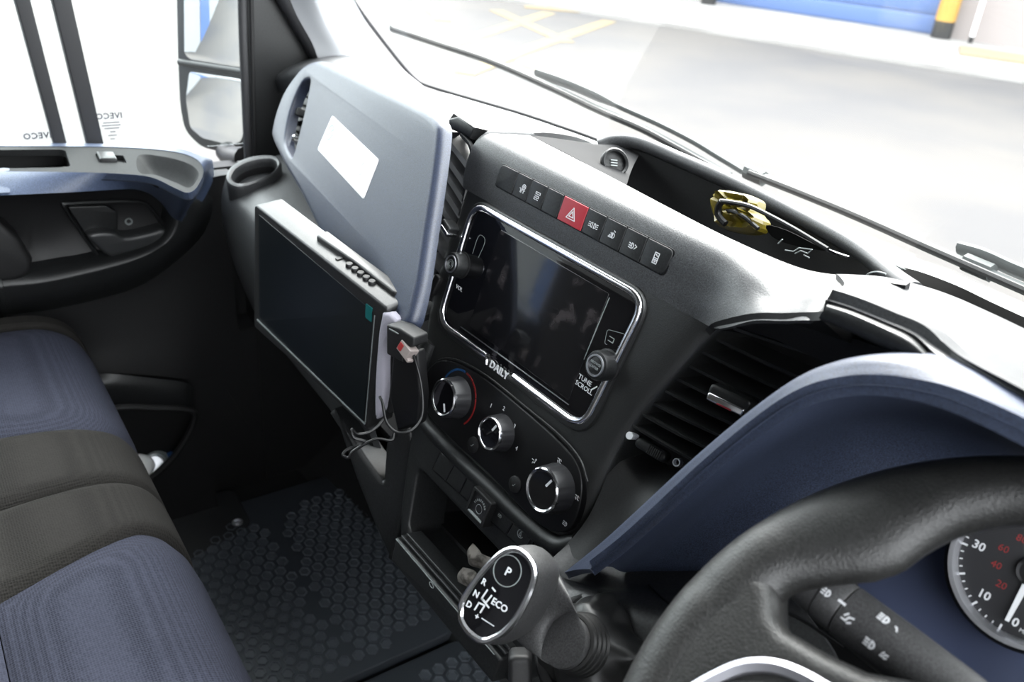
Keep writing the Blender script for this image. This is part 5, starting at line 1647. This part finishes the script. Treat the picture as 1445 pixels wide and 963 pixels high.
# ================================================================== bench seat
def zfront(s):
    """profile of the cushion: s 0 at the back .. 1 at the bottom of the front"""
    return None
prof_ = cr([np.array(p) for p in ((-1.10, .44), (-.80, .47), (-.60, .492), (-.46, .502), (-.385, .504), (-.335, .496), (-.302, .474), (-.283, .435), (-.274, .38), (-.275, .28), (-.285, .18))], 6)
prof_ = np.array(prof_)
dpr = np.gradient(prof_, axis=0)
nrm = np.stack([-dpr[:, 1], dpr[:, 0]], 1); nrm /= np.linalg.norm(nrm, axis=1, keepdims=True)
nrm[nrm[:, 1] < -0.2] *= -1
def cushion_panel(nm, xl, xr, m_, par, s0=0, s1=None, puff=.010, zoff=0.0, ends=(1, 1)):
    idx = range(s0, (s1 or len(prof_)))
    idx = list(idx)
    rows = []
    for q, i in enumerate(idx):
        y, z = prof_[i]
        a, b = xl(y, z), xr(y, z)
        row = []
        for t in np.linspace(0, 1, 15):
            e = min(t / .12 if ends[0] else 1, (1 - t) / .12 if ends[1] else 1, 1)
            e2 = min(q / 3 if s0 > 0 else 1, (len(idx) - 1 - q) / 3 if s1 else 1, 1)
            h = puff * (math.sin(min(e, 1) * math.pi / 2) * math.sin(min(e2, 1) * math.pi / 2) - 1) + zoff
            row.append(np.array([a + (b - a) * t, y - nrm[i][0] * 0 + (nrm[i] * h)[0], z + (nrm[i] * h)[1]]))
        rows.append(row)
    mb = MB(); sheet(mb, rows, .012, toward=(0, 1, 1.2)); return mb.build(nm, m_, par)
bench = thing('bench_seat', (-.35, -.6, 0), 'double passenger bench seat in navy and charcoal cloth', 'seat')
near = None
cst = lambda v: (lambda y, z: v)
mid_x = lambda y, z: -.325 + .02 * max(0, -y - .45)
# sagging boundary curves in x (towards the front they drift outwards)
def nb(y, z): return -.225 + .10 * max(0, min(1, (-y - .33) / .3))
def fb(y, z): return -.45 - .05 * max(0, min(1, (-y - .33) / .25))
cushion_panel('bolster', mid_x, nb, M['seatblack'], bench)
isplit = int(np.argmin(np.abs(prof_[:, 0] + .485)))
cushion_panel('front_cushion', nb, cst(.16), M['seatblue'], bench, s0=isplit)
cushion_panel('rear_cushion', nb, cst(.16), M['seatblue'], bench, s0=0, s1=isplit + 1, zoff=.010)
cushion_panel('bolster', fb, lambda y, z: mid_x(y, z) - .001, M['seatblack'], bench)
cushion_panel('front_cushion', cst(-.765), fb, M['seatblue'], bench)
cushion_panel('bolster', cst(-.80), cst(-.765), M['seatblack'], bench, ends=(1, 1))
mb = MB(); wbox(mb, -.78, .14, -1.1, -.33, .02, .42, .02); mb.build('seat_base', M['dark'], bench)
mb = MB(); wbox(mb, -.80, .16, -1.22, -1.05, .40, 1.1, .04); mb.build('seat_back', M['seatblack'], bench)

# ================================================================== rubber mat
MF_ = Frame([-.45, 0, .004], [1, 0, 0], [0, -1, 0]); MF_.n = np.array([0, 0, 1.0])
mb = MB(); plate(mb, MF_, rpoly([(-.36, -.16), (.145, -.16), (.145, .5), (-.36, .5)], .03), .006, -.012, .003)
rm = mb.build('rubber_mat', M['matrub']); tag(rm, 'black rubber floor mat with raised hexagon studs', 'floor mat')
mb = MB(); plate(mb, MF_, rpoly([(.163, -.16), (.60, -.16), (.60, .5), (.163, .5)], .03), .006, -.012, .003)
rm2 = mb.build('rubber_mat', M['matrub']); tag(rm2, 'smaller rubber mat section under the console, at the bottom edge of the view', 'floor mat')
def inside(p, poly):
    c = False
    for i in range(len(poly)):
        a, b = poly[i - 1], poly[i]
        if (a[1] > p[1]) != (b[1] > p[1]) and p[0] < (b[0] - a[0]) * (p[1] - a[1]) / (b[1] - a[1]) + a[0]: c = not c
    return c
hexm = None
HXL, HYL = .030, .026
def hexring(cu, cv, par):
    global hexm
    if hexm is None:
        mb = MB()
        o_ = [np.array([.0120 * math.cos(math.radians(60 * i)), .0105 * math.sin(math.radians(60 * i))]) for i in range(6)]
        i_ = [p * .78 for p in o_]
        f = Frame([0, 0, 0], [1, 0, 0], [0, -1, 0]); f.n = np.array([0, 0, 1.0])
        rs = [[f.P(*p, -.001) for p in o_], [f.P(*(p * .95), .0034) for p in o_], [f.P(*i_[k], .0034) for k in range(6)], [f.P(*(i_[k] * .90), .0010) for k in range(6)]]
        grid(mb, rs, True); mb.add(rs[-1], [tuple(range(6))])
        h = mb.build('hexagon_stud', M['stud'], None, smooth=25)
        hexm = h.data
        bpy.data.objects.remove(h)
    o = bpy.data.objects.new('hexagon_stud', hexm); col.objects.link(o); o.parent = par
    p = MF_.P(cu, cv, .006); o.location = tuple(p)
    return o
fields = [[(262, 800), (325, 742), (372, 738), (398, 790), (440, 860), (505, 950), (520, 1010), (250, 1010)],
          [(392, 738), (420, 715), (490, 690), (540, 715), (620, 850), (600, 875), (505, 940), (468, 880), (425, 800)]]
fields3 = [[(590, 945), (650, 898), (735, 975), (700, 1010), (600, 1010)]]
cnt = 0
for flds, par in ((fields, rm), (fields3, rm2)):
    cnt = 0
    polys = [MF_.pxs(f, .006) for f in flds]
    for i in range(-40, 60):
        for j in range(-40, 60):
            cu = i * .0225; cv = j * .0250 + (.0125 if i % 2 else 0)
            if (cu < .128 if par is rm else cu > .182) and any(inside((cu, cv), p) for p in polys) and cnt < 298:
                hexring(cu, cv, par); cnt += 1
print('hex studs', cnt)

# ================================================================== monitor
mo = at(359, 291, 'y', -.114)
MO = Frame(CAM + (np.array([-.424, -.114, .773]) - CAM) * .95, [.978, .165, -.125], [-.22, .03, -.97])
mon = thing('monitor', MO.P(.13, .2, -.02), 'black flat monitor turned to the seats in front of the navy panel', 'monitor')
fo = rpoly(MO.pxs([(358.5, 288), (547, 436), (519, 608), (358, 461)], .0), .006)
mb = MB(); plate(mb, MO, fo, 0, -.034, .0025); mb.build('housing', M['monitor'], mon)
so_ = MO.pxs([(365, 303), (526, 440), (513, 596), (366, 453)], .0005)
mb = MB(); plate(mb, MO, rpoly(so_, .002), .0006, -.002, .0002); mb.build('display', M['monscreen'], mon)
mb = MB(); q = MO.pxs([(363, 452), (514, 598)], .001); stroke(mb, MO, q, .0022, .0014, 0); q = MO.pxs([(528, 446), (515, 596)], .001); stroke(mb, MO, q, .0010, .0008, 0); mb.build('bezel_line', M['grey'], mon)
mb = MB(); q = MO.px(520.5, 441, .001); box(mb, MO, q[0] - .006, q[0] + .005, q[1] - .008, q[1] + .010, .0, .0011, 0, .001); mb.build('green_sticker', mat('teal label', (.0, .09, .09), .5), mon)
# rear box higher than the housing, vents and keys on the top edge
TF = Frame(MO.P(0, 0, 0), MO.e1, -MO.n)      # top face: u along the edge, v backwards
TF.n = -MO.e2
def tpx(x, y): return TF.px(x, y, 0)
vtop = -fo[0][1] if False else 0
top_off = -min(p[1] for p in fo)
TF = TF.at(0, 0, top_off)
a_, b_ = TF.px(487, 372), TF.px(527, 397)
for k in range(5):
    x, y = 493 + (525 - 493) * k / 4, 373 + (397.5 - 373) * k / 4
    q = TF.px(x, y, .002)
    mb = MB(); lathe(mb, TF.at(*q), [(.0042, -.002), (.0042, .0022), (.0034, .0032), (0, .0032)], 16); mb.build('key', M['dark'], mon)
mb = MB(); c_ = TF.pxs([(479, 366), (488, 366)], .0)
for k in range(5):
    u = c_[0][0] + (c_[1][0] - c_[0][0]) * k / 4 - .004; v_ = c_[0][1]
    box(mb, TF, u, u + .001, v_ - .003, v_ + .005, -.0005, .0006, 0, .0003)
mb.build('vent_slits', M['dark'], mon)
mb = MB(); q0 = TF.px(448, 330, .004); q1 = TF.px(560, 405, .004)
plate(mb, TF, rpoly(TF.pxs([(446, 333), (462, 326), (510, 362), (565, 402), (567, 414), (556, 414), (500, 370)], .004), .003), .005, -.16, .002); 
mb.build('rear_box', M['monitor'], mon)
# bracket block with network plug, foam and cables
br = thing('bracket', S.P(-.15, .17, .0), 'small black interface box with grey vents behind the right edge of the monitor', 'box')
BF = Frame(far(566, 476, .885), [1, .3, -.1], [0, -.1, -1])
mb = MB(); plate(mb, BF, rpoly(BF.pxs([(545, 458), (562, 463), (584, 477), (584, 490), (570, 492), (568, 512), (545, 500)], .012), .002), .012, -.008, .002); ib = mb.build('casing', M['dark'], br)
mb = MB()
for k in range(3):
    q = BF.px(552 + k * 3, 466 + k * 1.5, .0125); box(mb, BF, q[0] - .003, q[0] + .004, q[1] - .0005, q[1] + .0005, .012, .0128, 0, .0002)
mb.build('vent_slits', M['grey'], br)
mb = MB(); plate(mb, BF, rpoly(BF.pxs([(553, 500), (588, 495), (594, 560), (590, 600), (560, 610), (548, 560)], .0), .004), .0, -.012, .004); mb.build('backing_arm', M['black'], br)
t = thing('foam_block', BF.P(0, .05, -.02), 'pale lilac foam packing wedged behind the monitor edge', 'foam')
mb = MB(); plate(mb, BF, cr(BF.pxs([(546, 440), (566, 450), (563, 466), (553, 480), (549, 510), (549, 545), (545, 575), (537, 590), (535, 560), (538, 500)], -.01), 2, True), -.002, -.012, .004); mb.build('foam', M['foam'], t)
t = thing('network_plug', far(577, 495, .87), 'clear network plug with black cable looping down beside the monitor', 'plug')
PF = Frame(far(576, 495, .868), unit([1, .1, -.35]), [.1, -.3, -1])
mb = MB(); box(mb, PF, -.010, .007, -.006, .006, -.006, .006, .001, .001); mb.build('plug_body', M['clear'], t)
mb = MB(); box(mb, PF, -.009, -.003, -.004, .004, .005, .0066, .0003, .0005); mb.build('red_contacts', M['redprint'], t)
mb = MB(); box(mb, PF, -.004, .010, .004, .0075, -.003, .004, .0008, .001); mb.build('latch', M['clear'], t)
cab = [(582, 497), (588, 515), (594, 540), (597, 570), (594, 592), (580, 608), (560, 610), (545, 595), (540, 570), (536, 560)]
mb = MB(); tube(mb, cr([far(a, b, d) for (a, b), d in zip(cab, (.867, .865, .865, .865, .865, .865, .868, .87, .875, .88))], 6), .0014, 8); mb.build('cable', M['black'], t)
t = thing('loose_cable', far(520, 605, .885), 'thin black cable looping under the lower corner of the monitor', 'cable')
cab = [(540, 570), (542, 590), (525, 608), (505, 613), (497, 606), (500, 618), (518, 624), (512, 628), (492, 634), (484, 642), (492, 646), (500, 636), (530, 620), (552, 622), (556, 612)]
mb = MB(); tube(mb, cr([far(a, b, .885 + .004 * math.sin(i)) for i, (a, b) in enumerate(cab)], 6), .0016, 8); mb.build('cable', M['black'], t)

# ================================================================== cup holder by the door
CO = far(359, 243, 1.42)
CF = Frame(CO, [1, 0, 0], [0, -1, 0]); cnv = unit([.22, -.14, 1]); CF = Frame(CO, np.array([1, 0, -.22]), np.cross(np.array([1, 0, -.22]), cnv)); CF.n = cnv
ch_ = thing('cup_holder', CO, 'round cup holder in the dash corner beside the passenger door', 'cup holder')
oc_ = CF.pxs([(318.5, 246), (326, 234), (345, 223), (368, 218), (388, 219), (397, 228), (392, 240), (378, 250), (355, 260), (335, 264), (321, 257)], 0)
ic_ = CF.pxs([(327.5, 248), (334, 238), (348, 230), (367, 225), (384, 225), (390.6, 232), (386, 241), (374, 249), (354, 256), (337, 258), (329, 254)], 0)
oc_, ic_ = cr(oc_, 4, True), cr(ic_, 4, True)
n_ = len(oc_)
rows = [[CF.P(*(oc_[i] * 1.0), -.10) for i in range(n_)], [CF.P(*(oc_[i]), -.010) for i in range(n_)]]
for j in range(5):
    a = math.pi * j / 4; s = .5 - .5 * math.cos(a)
    rows.append([CF.P(*(oc_[i] * (1 - s) + ic_[i] * s), -.004 + .005 * math.sin(a)) for i in range(n_)])
rows += [[CF.P(*(ic_[i] * 1), -.010) for i in range(n_)], [CF.P(*(ic_[i] * .96), -.08) for i in range(n_)]]
mb = MB(); grid(mb, rows, True); mb.add(rows[-1], [tuple(range(n_))]); mb.build('holder_ring', M['cap'], ch_)
mb = MB(); grid(mb, [[CF.P(*(ic_[i] * 1.0), -.012) for i in range(n_)], [CF.P(*(ic_[i] * .93), -.078) for i in range(n_)]], True); mb.add([CF.P(*(ic_[i] * .93), -.077) for i in range(n_)], [tuple(range(n_))]); mb.build('well', M['dark'], ch_)

# ================================================================== things in the dash tray
bg = at(1040, 305, 'y', .22)
t = thing('yellow_bag', bg, 'crumpled yellow plastic wrapper in the dash-top tray', 'wrapper')
random.seed(4)
BGF = Frame(at(1040, 300, 'y', .222), [1, 0, 0], unit([0, -.35, -.9]))
oo = cr(BGF.pxs([(1008, 276), (1018, 269), (1040, 272), (1060, 276), (1070, 284), (1068, 300), (1077, 312), (1070, 326), (1045, 328), (1015, 320), (1006, 300)], 0), 3, True)
rows = []
cc = sum(oo) / len(oo)
for k, (s, w) in enumerate(((1, -.014), (1, .0), (.85, .010), (.6, .006), (.35, .012), (.1, .008))):
    rows.append([BGF.P(*(cc + (p - cc) * s), w + random.uniform(-.004, .004) * (k > 0)) for p in oo])
mb = MB(); grid(mb, rows, True); mb.add(rows[-1], [tuple(range(len(oo)))]); mb.build('wrapper', M['bag'], t, smooth=20)
t = thing('sunglasses', at(1090, 320, 'y', .21), 'black sunglasses lying folded across the yellow wrapper in the tray', 'sunglasses')
def tz(pts, z): return [at(a, b, 'y', .205 + (.868 - z) * 1.0) for a, b in pts]
mb = MB(); tube(mb, cr(tz([(1018, 284), (1040, 287), (1060, 292), (1085, 304), (1120, 323), (1150, 341), (1168, 352)], .868), 4), .0024, 8, flat=1); mb.build('temple', M['black'], t)
mb = MB(); tube(mb, cr(tz([(1019, 284), (1014, 292), (1013, 302), (1018, 310), (1024, 316)], .868), 4), .0035, 8); mb.build('frame', M['black'], t)
mb = MB(); tube(mb, cr(tz([(1024, 298), (1036, 299), (1050, 306), (1062, 316), (1070, 323)], .862), 4), .0022, 8); mb.build('temple', M['black'], t)
mb = MB(); f = Frame(at(1110, 338, 'y', .215), [1, .2, 0], [0, -.15, -1])
plate(mb, f, cr(f.pxs([(1082, 318), (1110, 325), (1150, 345), (1168, 354), (1150, 352), (1115, 345), (1090, 334)], 0), 3, True), .001, -.001); mb.build('lens', M['void'], t)
mb = MB(); tube(mb, cr(tz([(1166, 352), (1180, 358), (1198, 364)], .858), 4), .0018, 8); mb.build('nose_piece', M['gloss'], t)
t = thing('clear_wrapper', at(1130, 354, 'y', .2), 'scrap of crinkled clear film by the sunglasses in the tray', 'film')
mb = MB()
for pts in ([(1108, 353), (1120, 355), (1128, 350), (1144, 352)], [(1122, 358), (1130, 354), (1140, 358), (1146, 352)], [(1098, 344), (1104, 338)], [(1134, 360), (1142, 364)]):
    tube(mb, tz(pts, .868), .0007, 5)
mb.build('film', M['grey'], t)
# far right: round thing edge at the tray's right end
mb = MB(); f = Frame(at(1240, 380, 'z', .885), [1, -.3, 0], [0, -.4, -1]); ln = cr([at(a, b, 'y', .19) for a, b in [(1222, 391), (1226, 386), (1238, 384), (1250, 387)]], 4); tube(mb, ln, .0008, 6); mb.build('tray_seam', M['grey'], dash)
